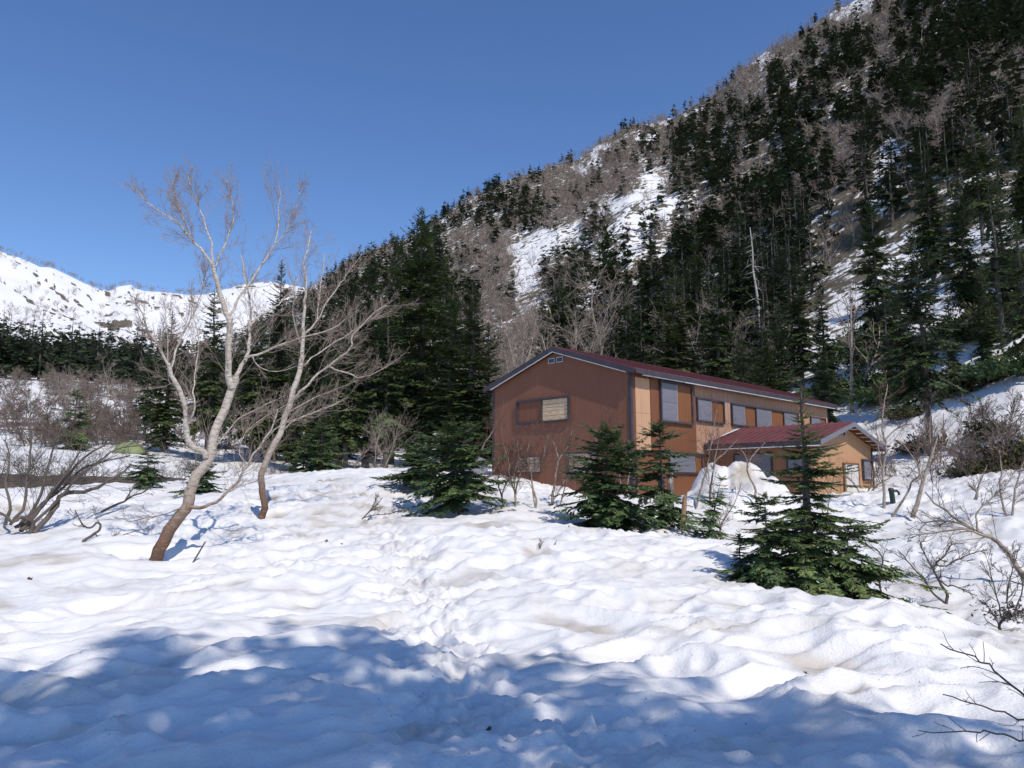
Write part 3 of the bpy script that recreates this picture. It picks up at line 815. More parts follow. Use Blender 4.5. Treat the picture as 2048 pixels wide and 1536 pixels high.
wf = frame_long(annex, -AD - .002, 9.22, 10.20, .36, 1.20, .05, .10); wf.name = 'window'
shutter(wf, 9.28, 9.98, .42, 1.14, -AD - .03); e = MB(); e.box(9.28, 9.98, -AD - .085, -AD - .06, .44, .48); e.build('rail', M['metal'], wf, Z0)
t = MB(); t.box(A1 - .08, A1 + .02, -AD - .03, -AD - .002, -1.8, AE - .1); t.build('corner_trim', M['frame'], annex, Z0)
# side windows of the annex (x = A0 plane)
def frame_side(y0, y1, z0, z1):
    f = MB(); x = A0 - .002
    f.box(x - .07, x, y0, y1, z1 - .05, z1).box(x - .07, x, y0, y1, z0, z0 + .05).box(x - .067, x, y0, y0 + .05, z0 + .05, z1 - .05).box(x - .067, x, y1 - .05, y1, z0 + .05, z1 - .05)
    fr = f.build('window', M['frame'], annex, Z0)
    s_ = MB(); s_.box(x - .03, x - .002, y0 + .05, (y0 + y1) / 2, z0 + .05, z1 - .05); s_.build('shutter', M['shutter'], fr, Z0)
    s_ = MB(); s_.box(x - .035, x - .002, (y0 + y1) / 2 + .005, y1 - .05, z0 + .05, z1 - .05); s_.build('shutter', M['shutter'], fr, Z0)
frame_side(-2.65, -1.1, .40, 1.36); frame_side(-4.0, -3.2, .62, 1.2)

# ------------------------------------------------------------------ small red roofed shed beyond the hut's left corner
sp = ground_r(945, 52)
shed = thing('small_hut', 'small hut with bright red roof behind the trees left of the hut', 'hut', (sp[0], sp[1], sp[2]), math.radians(28))
w = MB(); w.prism([(-1.5, -.5), (1.5, -.5), (1.5, 1.75), (0, 2.5), (-1.5, 1.75)], 'y', -2, 2); w.build('wall', M['brown_long'], shed)
for s in (-1, 1):
    r = MB(); r.prism([(s * 1.9, 1.55), (0, 2.52), (0, 2.62), (s * 1.9, 1.65)], 'y', -2.3, 2.3); r.build('roof', M['roof_bright'], shed)
d = MB(); d.box(-.4, .4, -2.03, -2.002, -.4, 1.5); d.build('door', M['frame'], shed)

# ------------------------------------------------------------------ trees: generators
def leaf_mesh(name, P, D, S, U, ln, wd, rng, mat):
    """kite shaped sprays: base P, direction D, side S, up U"""
    n = len(P)
    ro = rng.uniform(-.7, .7, n)[:, None]
    per = S * np.cos(ro) + U * np.sin(ro)
    ln = ln[:, None]; wd = wd[:, None]
    m = P + D * ln * .42
    v = np.stack([P, m + per * wd, P + D * ln - U * ln * .06, m - per * wd], 1).reshape(-1, 3)
    f = np.arange(n * 4).reshape(-1, 4)
    me = new_mesh(name, v, f, mat)
    a = me.attributes.new('leaf', 'FLOAT', 'FACE'); a.data.foreach_set('value', rng.rand(n).astype(np.float32))
    return me
def conifer_leaves(rng, Ht, R, hb, nb, nt, sub, lean=0.0, droop=-18, top=38, flat=.8, shape=.8, gaps=.12, wfac=.26, twf=.40, vary=0):
    """arrays of kites of a fir crown of height Ht and radius R, and its boughs"""
    t = np.sort(rng.rand(nb) ** 1.15)
    nw = max(6, int(nb / 5)); 
    t = np.clip((np.floor(t * nw) + rng.uniform(.25, .75, nb)) / nw, 0, 1) ** .92
    keep = rng.rand(nb) > gaps; t = t[keep]; nb = len(t)
    h = hb + (Ht * .985 - hb) * t
    phi = rng.uniform(0, 2 * np.pi, nb)
    sect = 1 + .22 * np.sin(phi * 2 + rng.uniform(0, 6)) * rng.uniform(.3, 1)
    Lb = R * np.clip((1 - t), .015, 1) ** shape * np.clip(.62 + t * 2.2, 0, 1) * rng.uniform(.62 - .35 * vary, 1.12 + .35 * vary, nb) * sect + .035 * R
    el = np.radians(droop + (top - droop) * t ** 1.6 + rng.normal(0, 6, nb))
    hx = np.stack([np.cos(phi), np.sin(phi), np.zeros(nb)], 1); sx = np.stack([-np.sin(phi), np.cos(phi), np.zeros(nb)], 1)
    sag = rng.uniform(.05, .2, nb) * (1 - t)
    def pt(s):
        x = Lb[:, None] * s * np.cos(el)[:, None]
        z = h[:, None] + Lb[:, None] * (s * np.sin(el)[:, None] - sag[:, None] * s ** 2 + .10 * s ** 3)
        return hx[:, None] * x[..., None] + np.array([0, 0, 1.0]) * z[..., None]
    s = np.linspace(.14, 1.0, nt)[None] + rng.uniform(-.4, .4, (nb, nt)) / nt
    s = np.clip(s, .08, 1)
    p = pt(s); fw = pt(np.minimum(s + .05, 1.05)) - p
    fw /= np.linalg.norm(fw, axis=2, keepdims=True) + 1e-9
    side = np.broadcast_to(sx[:, None], p.shape)
    up = np.cross(side, fw); up *= np.sign(up[..., 2:3] + 1e-6)
    Ps, Ds, Ss, Us, Ls, Ws = [], [], [], [], [], []
    for sg in (-1, 1):
        be = np.radians(rng.uniform(38, 68, s.shape)) * (1 - .35 * s)
        tl = Lb[:, None] * twf * (1.08 - .72 * s) * rng.uniform(.65, 1.15, s.shape)
        D = fw * np.cos(be)[..., None] + side * (sg * np.sin(be))[..., None] + up * rng.normal(-.10, .12, s.shape)[..., None]
        D /= np.linalg.norm(D, axis=2, keepdims=True)
        S2 = np.cross(up, D)
        Ps.append(p); Ds.append(D); Ss.append(S2); Us.append(up); Ls.append(tl); Ws.append(tl * wfac * .6)
        for q in range(sub):
            f0 = (q + .6) / (sub + .6)
            for g2 in (-1, 1):
                ga = np.radians(rng.uniform(30, 58, s.shape))
                D2 = D * np.cos(ga)[..., None] + S2 * (g2 * np.sin(ga))[..., None] + up * rng.normal(-.02, .18, s.shape)[..., None]
                D2 /= np.linalg.norm(D2, axis=2, keepdims=True)
                l2 = tl * .55 * (1.1 - .6 * f0) * rng.uniform(.7, 1.2, s.shape)
                Ps.append(p + D * (tl * f0)[..., None]); Ds.append(D2); Ss.append(np.cross(up, D2)); Us.append(up); Ls.append(l2); Ws.append(l2 * wfac)
    A = lambda k: np.concatenate([a.reshape(-1, 3) for a in k]); B = lambda k: np.concatenate([a.ravel() for a in k])
    boughs = (pt(np.linspace(0, .93, 5)[None] * np.ones((nb, 1))), Lb)
    return A(Ps), A(Ds), A(Ss), A(Us), B(Ls), B(Ws), boughs
def conifer_meshes(seed, Ht, R, hb, nb, nt, sub, mat, boughs=True, rt=None, sides=7, **kw):
    """trunk and crown meshes of one fir"""
    rng = np.random.RandomState(seed)
    P, D, S, U, Ln, Wd, (bp, bl) = conifer_leaves(rng, Ht, R, hb, nb, nt, sub, **kw)
    crown = leaf_mesh('crown', P, D, S, U, Ln, Wd, rng, mat)
    rt = rt or Ht * .017
    tb = Tubes()
    z = np.linspace(-.6, Ht * .97, 9)
    wob = rng.normal(0, Ht * .003, (9, 2)); wob[:2] = 0
    tb.add('t', np.column_stack([wob, z]), rt * np.clip(1 - z / Ht, .03, 1) ** .85, sides)
    if boughs:
        for q, l in zip(bp, bl):
            tb.add('t', q, np.linspace(l * .017 + .004, .002, 5), 3)
    v, f = tb.mesh('t')
    return new_mesh('trunk', v, f, M['trunk'], True), crown
def place_tree(name, label, cat, group, meshes, loc, rz, sc, parts=('trunk', 'crown')):
    t = thing(name, label, cat, loc, rz, group, (sc[0], sc[0], sc[1]))
    for nm, me in zip(parts, meshes):
        link(bpy.data.objects.new(nm, me), t)
    return t

def unit(v): return v / (np.linalg.norm(v) + 1e-9)
def grow(rng, tb, p, d, Ln, r, lev, cfg, part_of):
    """one bare branch and, from it, its side branches"""
    n = cfg['n'][lev]
    pts = [p]; dd = unit(d); st = Ln / (n - 1)
    for i in range(n - 1):
        dd = unit(dd + rng.normal(0, cfg['wob'][lev], 3) + np.array([0, 0, cfg['up'][lev]]))
        pts.append(pts[-1] + dd * st)
    pts = np.array(pts)
    rad = np.linspace(r, max(r * cfg['tip'], cfg['rmin']), n)
    tb.add(part_of(lev), pts, rad, cfg['sides'][lev])
    sprout(rng, tb, pts, rad, Ln, lev, cfg, part_of)
def sprout(rng, tb, pts, rad, Ln, lev, cfg, part_of, num=None, lo=None):
    if lev + 1 >= len(cfg['n']): return
    n = len(pts)
    k = num if num is not None else cfg['kids'][lev]
    k = max(0, int(rng.normal(k, k * .15) + .5))
    for i in range(k):
        f = rng.uniform(cfg['lo'][lev] if lo is None else lo, 1.0) * (n - 1.001)
        j = int(f); q = pts[j] + (pts[j + 1] - pts[j]) * (f - j)
        t = unit(pts[j + 1] - pts[j])
        o = unit(np.cross(t, rng.normal(0, 1, 3)))
        a = math.radians(rng.uniform(*cfg['ang'][lev]))
        d = t * math.cos(a) + o * math.sin(a)
        l2 = Ln * cfg['ratio'][lev] * rng.uniform(.6, 1.25) * (1.15 - .5 * f / (n - 1))
        r2 = min(max(rad[min(j + 1, n - 1)] * .62, cfg['rmin']), cfg.get('rmax', 9))
        grow(rng, tb, q, d, l2, min(r2, rad[j] * .8), lev + 1, cfg, part_of)
def tube_mesh(tb, part, name, mat):
    v, f = tb.mesh(part)
    return new_mesh(name, v, f, mat, True)

# ---- prototypes for the forests
FIR_MIDS = []
for i in range(6):      # tall firs standing 40 - 90 m away, unit: metres, height about 15
    FIR_MIDS.append(conifer_meshes(100 + i, 15, [3.2, 3.6, 2.9, 3.3, 3.1, 3.7][i], [1.4, 2.2, 1.0, 3.0, .8, 3.6][i], [270, 240, 280, 220, 290, 200][i], 7, 2, M['fir'], True, .26,
                    droop=[-20, -26, -16, -24, -18, -28][i], shape=[.75, .65, .85, .7, .8, .55][i], gaps=[.12, .2, .08, .25, .1, .3][i]))
FIR_LOWS = [conifer_meshes(250 + i, 12, [2.6, 2.9, 2.3, 2.7][i], [.6, 1.4, .6, 1.8][i], [28, 26, 30, 25][i], 2, 0, M['fir_far'], False, .2, 3, droop=-20, shape=.68, gaps=.1, wfac=1.0, twf=.9)[1] for i in range(4)]
FIR_FARS = []
for i in range(7):      # firs of the mountainside
    FIR_FARS.append(conifer_meshes(200 + i, 12, [2.3, 2.7, 2.0, 2.5, 3.0, 2.2, 2.6][i], [.8, 1.8, .6, 2.5, 1.5, 1.0, 2.0][i], [70, 60, 75, 55, 60, 70, 58][i], 4, 1, M['fir_far'], False, .2, 4,
                    droop=-20, shape=[.7, .6, .8, .65, .5, .75, .6][i], gaps=.15, wfac=.42, twf=.5))
def bare_tree(seed, Ht, stems, spread, cfg, mats, parts=('trunk', 'crown'), blades=False):
    rng = np.random.RandomState(seed)
    tb = Tubes()
    po = lambda lev: 'a' if lev <= cfg['split'] else 'b'
    for s in range(stems):
        a = rng.uniform(0, 2 * np.pi)
        d = np.array([math.cos(a) * spread, math.sin(a) * spread, 1.0])
        grow(rng, tb, np.array([math.cos(a) * .08 * stems, math.sin(a) * .08 * stems, -.3]), d, Ht * rng.uniform(.75, 1.05), cfg['r0'] * rng.uniform(.7, 1), 0, cfg, po)
    if blades: return tube_mesh(tb, 'a', parts[0], mats[0]), new_mesh(parts[1], *tb.ribbons('b', rng), mats[1])
    return tube_mesh(tb, 'a', parts[0], mats[0]), tube_mesh(tb, 'b', parts[1], mats[1])
CFG_FARB = dict(n=[6, 4, 3], wob=[.12, .16, .2], up=[.03, .05, .06], tip=.35, rmin=.020, sides=[4, 3, 3], kids=[9, 12], lo=[.25, .2], ang=[(25, 60), (25, 65)], ratio=[.50, .42], split=0, r0=.13)
BIRCH_FARS = [bare_tree(300 + i, 7.0, [2, 1, 3, 2, 1, 3][i], [.35, .15, .45, .3, .25, .5][i], CFG_FARB, (M['birch_pale'], M['twig'])) for i in range(6)]
CFG_MIDB = dict(n=[8, 6, 4, 3], wob=[.13, .15, .17, .2], up=[.03, .05, .06, .06], tip=.3, rmin=.0075, sides=[6, 4, 3, 3], kids=[9, 6, 5], lo=[.25, .2, .15], ang=[(22, 55), (22, 55), (25, 60)], ratio=[.50, .45, .45], split=1, r0=.10)
BIRCH_MIDS = [bare_tree(320 + i, 7.0, [2, 1, 3][i], [.35, .2, .4][i], CFG_MIDB, (M['birch_pale'], M['twig'])) for i in range(3)]
CFG_SHRUB = dict(n=[7, 5, 4, 3], wob=[.14, .16, .18, .2], up=[.05, .06, .06, .05], tip=.4, rmin=.0032, sides=[5, 4, 3, 3], kids=[6, 5, 4], lo=[.25, .2, .2], ang=[(20, 50), (20, 55), (20, 60)], ratio=[.50, .50, .48], split=0, r0=.026)
SHRUBS = [bare_tree(400 + i, 2.2, [4, 3, 5, 2][i], [.5, .3, .7, .25][i], CFG_SHRUB, (M['birch_pale'], M['twig_red']), ('stems', 'twigs')) for i in range(4)]
CFG_WILLOW = dict(CFG_SHRUB, kids=[9, 7, 4], rmin=.004, r0=.035, up=[-.01, .04, .05, .05])
WILLOWS = [bare_tree(450 + i, 3.0, [8, 9, 7][i], [.9, 1.2, 1.0][i], CFG_WILLOW, (M['twig_grey'], M['twig_grey']), ('stems', 'twigs')) for i in range(3)]
def tri(me): return sum(1 for _ in me.polygons) * 2

def fit_tree(u, vtop, r, base_h):
    """ground point in column u at distance r, and the height reaching photograph row vtop"""
    p = ground_r(u, r, vtop)
    if r < 68: p[2] = float(HS(p[0], p[1])[0])
    top = r * float(tanel(u, vtop))
    return p, max(1.0, (top - p[2])) / base_h

# ------------------------------------------------------------------ tall firs near the hut, one by one
RND = random.Random(5)
TALL = [  # column, row of the tip, distance, width factor, variant, label
 (845, 410, 50, 1.15, 1, 'tallest dark fir left of the hut with broad crown'),
 (742, 478, 56, 1.05, 0, 'tall fir just left of the tallest fir'),
 (905, 560, 47, 1.1, 0, 'broad fir right of the tallest fir'),
 (978, 640, 47, 1.1, 4, 'lower fir tucked behind the left edge of the hut'),
 (945, 553, 43, 1.35, 2, 'dense pointed fir beside the left edge of the hut'),
 (565, 513, 62, .95, 4, 'slim fir rising behind the two bare birches'),
 (432, 572, 56, 1.0, 3, 'thin layered fir seen through the left birch crown'),
 (345, 612, 62, 1.0, 4, 'fir behind the left stem of the large birch'),
 (640, 560, 66, 1.0, 0, 'fir between the slim fir and the tall firs'),
 (690, 540, 60, .95, 2, 'fir behind the right branches of the second birch'),
 (792, 470, 68, .9, 0, 'fir tip rising behind and left of the tallest fir'),
 (890, 500, 62, .95, 3, 'fir behind the tallest fir on its right'),
 (600, 640, 52, .9, 2, 'shorter fir behind the second birch trunk'),
 (515, 625, 58, .95, 1, 'fir in the gap between the two birches'),
 (778, 600, 47, .9, 5, 'bare stemmed fir below the tallest firs'),
 (700, 610, 47, .95, 3, 'dark fir with bare lower trunk left of the tall firs'),
 (655, 690, 44, .8, 2, 'low fir at the snow edge left of the forest trunks'),
 (300, 700, 75, 1.0, 3, 'layered fir on the snowy bank left of the birch'),
 (470, 680, 70, 1.0, 5, 'sparse fir on the snow slope behind the large birch'),
 (1120, 555, 72, 1.05, 1, 'twin topped dark fir above the hut ridge on the left'),
 (1085, 590, 70, .9, 2, 'smaller fir touching the twin topped fir above the hut'),
 (1205, 438, 98, 1.1, 5, 'gaunt tall fir standing in the snow gully'),
 (1148, 470, 118, 1.0, 3, 'dark fir in the middle of the snow gully'),
 (1115, 462, 130, .9, 0, 'fir left of centre in the snow gully'),
 (1250, 562, 66, .95, 4, 'pointed fir behind the hut roof near the ridge end'),
 (1300, 455, 92, 1.0, 3, 'thin fir right of the gully snow'),
 (1345, 520, 63, 1.15, 0, 'bushy bright green fir above the middle of the hut roof'),
 (1388, 432, 82, 1.05, 2, 'tall dark fir behind the bushy fir over the roof'),
 (1432, 560, 62, 1.05, 1, 'dense fir above the hut roof left of the dead snag'),
 (1475, 400, 85, 1.05, 0, 'tall fir left of the dead snag higher up'),
 (1478, 640, 56, 1.0, 2, 'short fir at the hut roof below the dead snag'),
 (1522, 628, 50, 1.1, 0, 'low fir hiding the foot of the dead snag'),
 (1552, 600, 52, 1.15, 4, 'bushy fir behind the far end of the hut roof'),
 (1592, 520, 66, 1.0, 3, 'dark fir right of the dead snag'),
 (1640, 545, 60, 1.05, 0, 'fir standing on the edge of the upper snow patch'),
 (1652, 690, 46, .9, 5, 'fir with thin layered boughs behind the annex roof'),
 (1740, 395, 66, 1.05, 1, 'tall dark fir on the snow slope right of centre'),
 (1790, 500, 54, .95, 3, 'slender fir between the snow strips right of the annex'),
 (1828, 455, 42, 1.05, 5, 'large fir with thick bare trunk right of the annex'),
 (1700, 560, 62, .8, 2, 'slim fir on the upper snow patch'),
 (1845, 270, 84, 1.1, 0, 'tall fir high on the right slope'),
 (1912, 350, 66, 1.05, 1, 'dark fir on the right slope above the snow strips'),
 (1945, 240, 88, 1.1, 5, 'gaunt fir near the upper right edge'),
 (1990, 330, 64, 1.1, 2, 'dense fir near the right edge above the snow'),
 (2040, 190, 78, 1.15, 0, 'large fir cut by the right edge'),
 (2030, 430, 50, 1.0, 3, 'shaded fir at the right edge above the snow bank'),
 (1958, 500, 55, .9, 4, 'small fir on the snow strip near the right edge'),
 (1890, 545, 56, .8, 2, 'small dark fir above the snow bank right of the big trunk'),
]
for (u, vt, r, wf, k, lab) in TALL:
    p, s = fit_tree(u, vt, r, 15)
    if u > 1620: wf *= .82
    place_tree('fir_tree', lab, 'tree', 'tall firs around the hut', FIR_MIDS[k], p, RND.uniform(0, 6.28), (s * .5 * wf + .5 * wf * min(1.0, max(.55, s)), s))

# ------------------------------------------------------------------ forest and birches on the mountainside
def merge(name, metas, mats, kind_label, cat):
    """many small far plants as one mass: metas = list of (mesh, loc, rz, (sx, sz))"""
    V, Fq, LF, MI = [], [], [], []; n0 = 0
    cache = {}
    for me, loc, rz, sc, mi in metas:
        if me.name not in cache:
            v = np.empty(len(me.vertices) * 3, np.float32); me.vertices.foreach_get('co', v)
            f = np.empty(len(me.loops), np.int32); me.loops.foreach_get('vertex_index', f)
            cache[me.name] = (v.reshape(-1, 3), f.reshape(-1, 4))
        v, f = cache[me.name]
        c, s_ = math.cos(rz), math.sin(rz)
        w_ = np.empty_like(v)
        w_[:, 0] = (v[:, 0] * c - v[:, 1] * s_) * sc[0] + loc[0]; w_[:, 1] = (v[:, 0] * s_ + v[:, 1] * c) * sc[0] + loc[1]; w_[:, 2] = v[:, 2] * sc[1] + loc[2]
        V.append(w_); Fq.append(f + n0); n0 += len(v)
        LF.append(np.full(len(f), RND.random()) * .5 + np.random.RandomState(len(LF)).rand(len(f)) * .5); MI.append(np.full(len(f), mi))
    me = new_mesh(name, np.concatenate(V), np.concatenate(Fq), mats[0])
    for m_ in mats[1:]: me.materials.append(m_)
    a = me.attributes.new('leaf', 'FLOAT', 'FACE'); a.data.foreach_set('value', np.concatenate(LF).astype(np.float32))
    me.polygons.foreach_set('material_index', np.concatenate(MI).astype(np.int32))
    o = link(bpy.data.objects.new(name, me))
    return tag(o, kind_label, cat, None, 'stuff')
CFG_LOWB = dict(n=[4, 3, 2], wob=[.12, .16, .2], up=[.03, .05, .06], tip=.4, rmin=.038, sides=[3, 3, 3], kids=[6, 6], lo=[.2, .15], ang=[(25, 60), (25, 65)], ratio=[.55, .5], split=0, r0=.11)
BIRCH_LOWS = [bare_tree(350 + i, 6.5, [2, 1, 2, 3][i], [.35, .2, .45, .4][i], CFG_LOWB, (M['birch_pale'], M['twig']), blades=True) for i in range(4)]
rg = np.random.RandomState(77)
def in_frame(u, v, m=60): return -m < u < 2048 + m and v > -90
con, bir = [], []
NC = 17000
az_lo, az_hi = float(az_of(330)), math.radians(37.5)
a_ = rg.uniform(az_lo, az_hi, NC); q_ = rg.rand(NC)
r0_ = foot(a_) + 14; R_ = ridge(a_) + 2
r_ = np.sqrt(r0_ ** 2 + (R_ ** 2 - r0_ ** 2) * q_)
x_ = r_ * np.sin(a_); y_ = r_ * np.cos(a_); z_ = H(x_, y_)
u_, v_ = project(x_, y_, z_)
n1_ = perlin(x_ / 22, y_ / 22, 81); n2_ = perlin(x_ / 16, y_ / 16, 83)
pick = rg.rand(NC, 2); hh_ = rg.uniform(0, 1, NC)
patch_ = np.zeros(NC, bool)
for P in SNOW_PATCH: patch_ |= in_poly(u_, v_, P)
for i in range(NC):
    if not in_frame(u_[i], v_[i]) or v_[i] > 905: continue
    if u_[i] > 1560 and r_[i] < 120 and pick[i, 0] > .06: continue
    ch = cover_at(u_[i], v_[i] - 12)
    pc, pb = CN[ch]
    if patch_[i]: pc *= .3; pb *= .4
    s = (r_[i] - r0_[i]) / (R_[i] - r0_[i])
    if s > .90: pc *= .55; pb *= 1.1
    if hut_xy(0, 0) is not None and abs((np.array([x_[i], y_[i]]) - HC) @ HBX - 3.5) < 5.5 and -2 < (np.array([x_[i], y_[i]]) - HC) @ HAX < 19: continue
    if pick[i, 0] < pc * (.34 + .24 * n1_[i]):
        h = (8.0 + 6.5 * hh_[i]) * (1 - .35 * s)
        con.append((h / r_[i], x_[i], y_[i], z_[i], h, u_[i], v_[i], r_[i]))
    elif pick[i, 1] < pb * (.42 + .25 * n2_[i]):
        h = (4.0 + 3.2 * hh_[i]) * (1 - .25 * s)
        bir.append((h / r_[i], x_[i], y_[i], z_[i], h, u_[i], v_[i], r_[i]))
# dark conifer wood on the valley floor at the far left
for i in range(620):
    u = rg.uniform(-80, 600); r = rg.uniform(150, 330)
    p = ground_r(u, r)
    h = rg.uniform(8, 13.5)
    con.append((h / r, *p, h, *[float(k) for k in project(*p)], r))
con.sort(key=lambda t: -t[0]); bir.sort(key=lambda t: -t[0])
def where(u, v):
    h = 'near the left frame edge' if u < 200 else 'behind the bare birches' if u < 700 else 'left of the snow gully' if u < 1000 else 'around the snow gully' if u < 1300 else 'left of the dead snag' if u < 1500 else 'right of the dead snag' if u < 1700 else 'above the annex' if u < 1850 else 'near the right frame edge'
    return h, 'near the mountain skyline' if v < 200 else 'high on the slope' if v < 330 else 'halfway up the slope' if v < 480 else 'on the lower slope' if v < 640 else 'at the foot of the slope'
def con_label(u, v, r):
    if u < 600 and r > 160: return 'conifer in the dark wood below the far snowy mountain, ' + ('at its left end' if u < 150 else 'in its middle' if u < 330 else 'behind the bare birches'), 'firs of the far left wood'
    h, w_ = where(u, v)
    return 'dark conifer ' + w_ + ' ' + h, 'firs of the mountainside'
def bir_label(u, v, r):
    h, w_ = where(u, v)
    return 'leafless birch ' + w_ + ' ' + h, 'bare birches of the mountainside'
NI = 255
for i, (_, x, y, z, h, u, v, r) in enumerate(con[:NI]):
    lab, grp = con_label(u, v, r)
    k = h / 12
    place_tree('conifer', lab, 'tree', grp, FIR_FARS[i % 7], (x, y, z - .3), RND.uniform(0, 6.28), (k * RND.uniform(.9, 1.35), k))
merge('mountain_forest', [(FIR_LOWS[i % 4], (x, y, z - .3), RND.uniform(0, 6.28), (h / 12 * RND.uniform(.95, 1.4), h / 12), 0) for i, (_, x, y, z, h, u, v, r) in enumerate(con[NI:])], [M['fir_far']], 'dark conifer forest covering the far mountainside', 'forest')
NB = 240
for i, (_, x, y, z, h, u, v, r) in enumerate(bir[:NB]):
    lab, grp = bir_label(u, v, r)
    k = h / 7
    place_tree('bare_birch', lab, 'tree', grp, BIRCH_MIDS[i % 3] if r < 130 else BIRCH_FARS[i % 6], (x, y, z - .2), RND.uniform(0, 6.28), (k * RND.uniform(.9, 1.2), k))
mm = []
for i, (_, x, y, z, h, u, v, r) in enumerate(bir[NB:]):
    rz = RND.uniform(0, 6.28); k = h / 6.5
    for mi in (0, 1): mm.append((BIRCH_LOWS[i % 4][mi], (x, y, z - .2), rz, (k * 1.15, k), mi))
# small bare trees on the far snowy face and along its skyline
for i in range(330):
    u = rg.uniform(-40, 560); rr = rg.uniform(400, 940) if i % 3 else FAR_RIDGE - rg.uniform(0, 8)
    p = ground_r(u, rr, 560); k = rg.uniform(.55, 1.15) * (1.0 if i % 3 else .9)
    if project(*p)[0] > 600: continue
    rz = RND.uniform(0, 6.28)
    for mi in (0, 1): mm.append((BIRCH_LOWS[i % 4][mi], tuple(p), rz, (k * 1.25, k), mi))
merge('mountain_birches', mm, [M['birch_pale'], M['twig']], 'haze of bare birches on the far slopes and skyline', 'trees')
print('conifers', len(con), 'birches', len(bir))

# ------------------------------------------------------------------ white dead snag above the hut roof
p = ground_r(1528, 70, 640)
tb = Tubes(); rs_ = np.random.RandomState(3)
top = 70 * float(tanel(1500, 455)); base = np.array(p); tip = np.array([*(ground_r(1500, 70, 455)[:2]), top])
q = np.array([(tip - base) * t for t in np.linspace(-.05, 1, 9)]); q[1:-1, :2] += rs_.normal(0, .07, (7, 2))
tb.add('a', q, np.linspace(.19, .04, 9), 7)
for k in range(30):
    t = rs_.uniform(.22, .97); c = q[1] + (q[-1] - q[1]) * t; a = rs_.uniform(0, 6.28); l = (1.9 - 1.4 * t) * rs_.uniform(.5, 1.1)
    dd = np.array([math.cos(a), math.sin(a), rs_.uniform(-.2, .25)])
    w_ = np.array([c + dd * l * s - np.array([0, 0, .35 * l * s * s]) for s in (0, .35, .7, 1)])
    tb.add('b', w_, [.045, .03, .018, .008], 4)
    for m_ in (1, 2): tb.add('b', np.array([w_[m_], w_[m_] + rs_.normal(0, .25, 3), w_[m_] + rs_.normal(0, .4, 3)]), [.015, .01, .006], 3)
sn = thing('dead_snag', 'bleached leaning dead tree trunk with stub branches above the hut roof', 'tree', base)
link(bpy.data.objects.new('trunk', tube_mesh(tb, 'a', 'trunk', M['snag'])), sn); link(bpy.data.objects.new('branches', tube_mesh(tb, 'b', 'branches', M['snag'])), sn)

# ------------------------------------------------------------------ dwarf bamboo and low evergreen scrub on the right bank
def bush_mesh(seed, n, mat):
    rs = np.random.RandomState(seed)
    d = rs.normal(0, 1, (n, 3)); d[:, 2] = np.abs(d[:, 2]); d /= np.linalg.norm(d, axis=1, keepdims=True)
    rad = rs.uniform(.25, 1, n) ** .6 * (1 + .75 * perlin(d[:, 0] * 2.2 + seed, d[:, 1] * 2.2, 5) + .55 * perlin(d[:, 0] * 5 + seed, d[:, 1] * 5, 6))
    P = d * rad[:, None] * np.array([1, 1, .55])
    D = unit(d) if False else d + rs.normal(0, .6, (n, 3)); D /= np.linalg.norm(D, axis=1, keepdims=True)
    S = np.cross(D, rs.normal(0, 1, (n, 3))); S /= np.linalg.norm(S, axis=1, keepdims=True)
    return leaf_mesh('leaves', P, D, S, np.cross(S, D), rs.uniform(.08, .2, n), rs.uniform(.02, .045, n), rs, mat)
BUSH = [bush_mesh(1, 2600, M['bamboo']), bush_mesh(2, 2600, M['bamboo']), bush_mesh(3, 2600, M['fir_near'])]
SCRUB = [(2010, 935, 1.5, 0), (1962, 945, 1.0, 0), (2060, 925, 1.6, 1), (1985, 870, 1.1, 1), (2030, 750, 1.6, 2), (1960, 765, 1.3, 1), (1905, 790, 1.2, 0), (1860, 770, 1.1, 2), (1790, 800, 1.6, 2), (1745, 780, 1.3, 2), (1700, 790, 1.2, 2),
         (1925, 680, 1.5, 1), (1985, 660, 1.8, 0), (2040, 620, 1.7, 1), (1890, 690, 1.3, 2), (1830, 830, 1.0, 0), (1850, 900, 1.1, 0), (2005, 560, 1.5, 0), (1720, 700, 1.4, 2), (1770, 720, 1.5, 2), (1655, 790, 1.0, 2)]
for i, (u, v, s, k) in enumerate(SCRUB):
    p = ground_px(u, v)
    d = math.hypot(p[0], p[1]); s *= max(1, d / 38)
    t = thing('scrub_bush', ('dark green ' if k == 2 else 'yellowish ') + 'scrub bush ' + ('at the right frame edge' if u > 2000 else 'right of the large bare trunk' if u > 1840 else 'above the annex roof') + (', high on the bank' if v < 700 else ', halfway up the bank' if v < 850 else ', at the bank foot'), 'bush', (p[0], p[1], p[2] - .15), RND.uniform(0, 6), 'scrub on the right bank', (s * 1.2, s, s))
    link(bpy.data.objects.new('leaves', BUSH[k]), t)
    tb = Tubes()
    for q in range(7):
        a = RND.uniform(0, 6.28); tb.add('a', np.array([(0, 0, -.1), (.3 * math.cos(a), .3 * math.sin(a), .25), (.7 * math.cos(a), .7 * math.sin(a), .45)]), [.03, .02, .008], 4)
    link(bpy.data.objects.new('stems', tube_mesh(tb, 'a', 'stems', M['twig_grey'])), t)

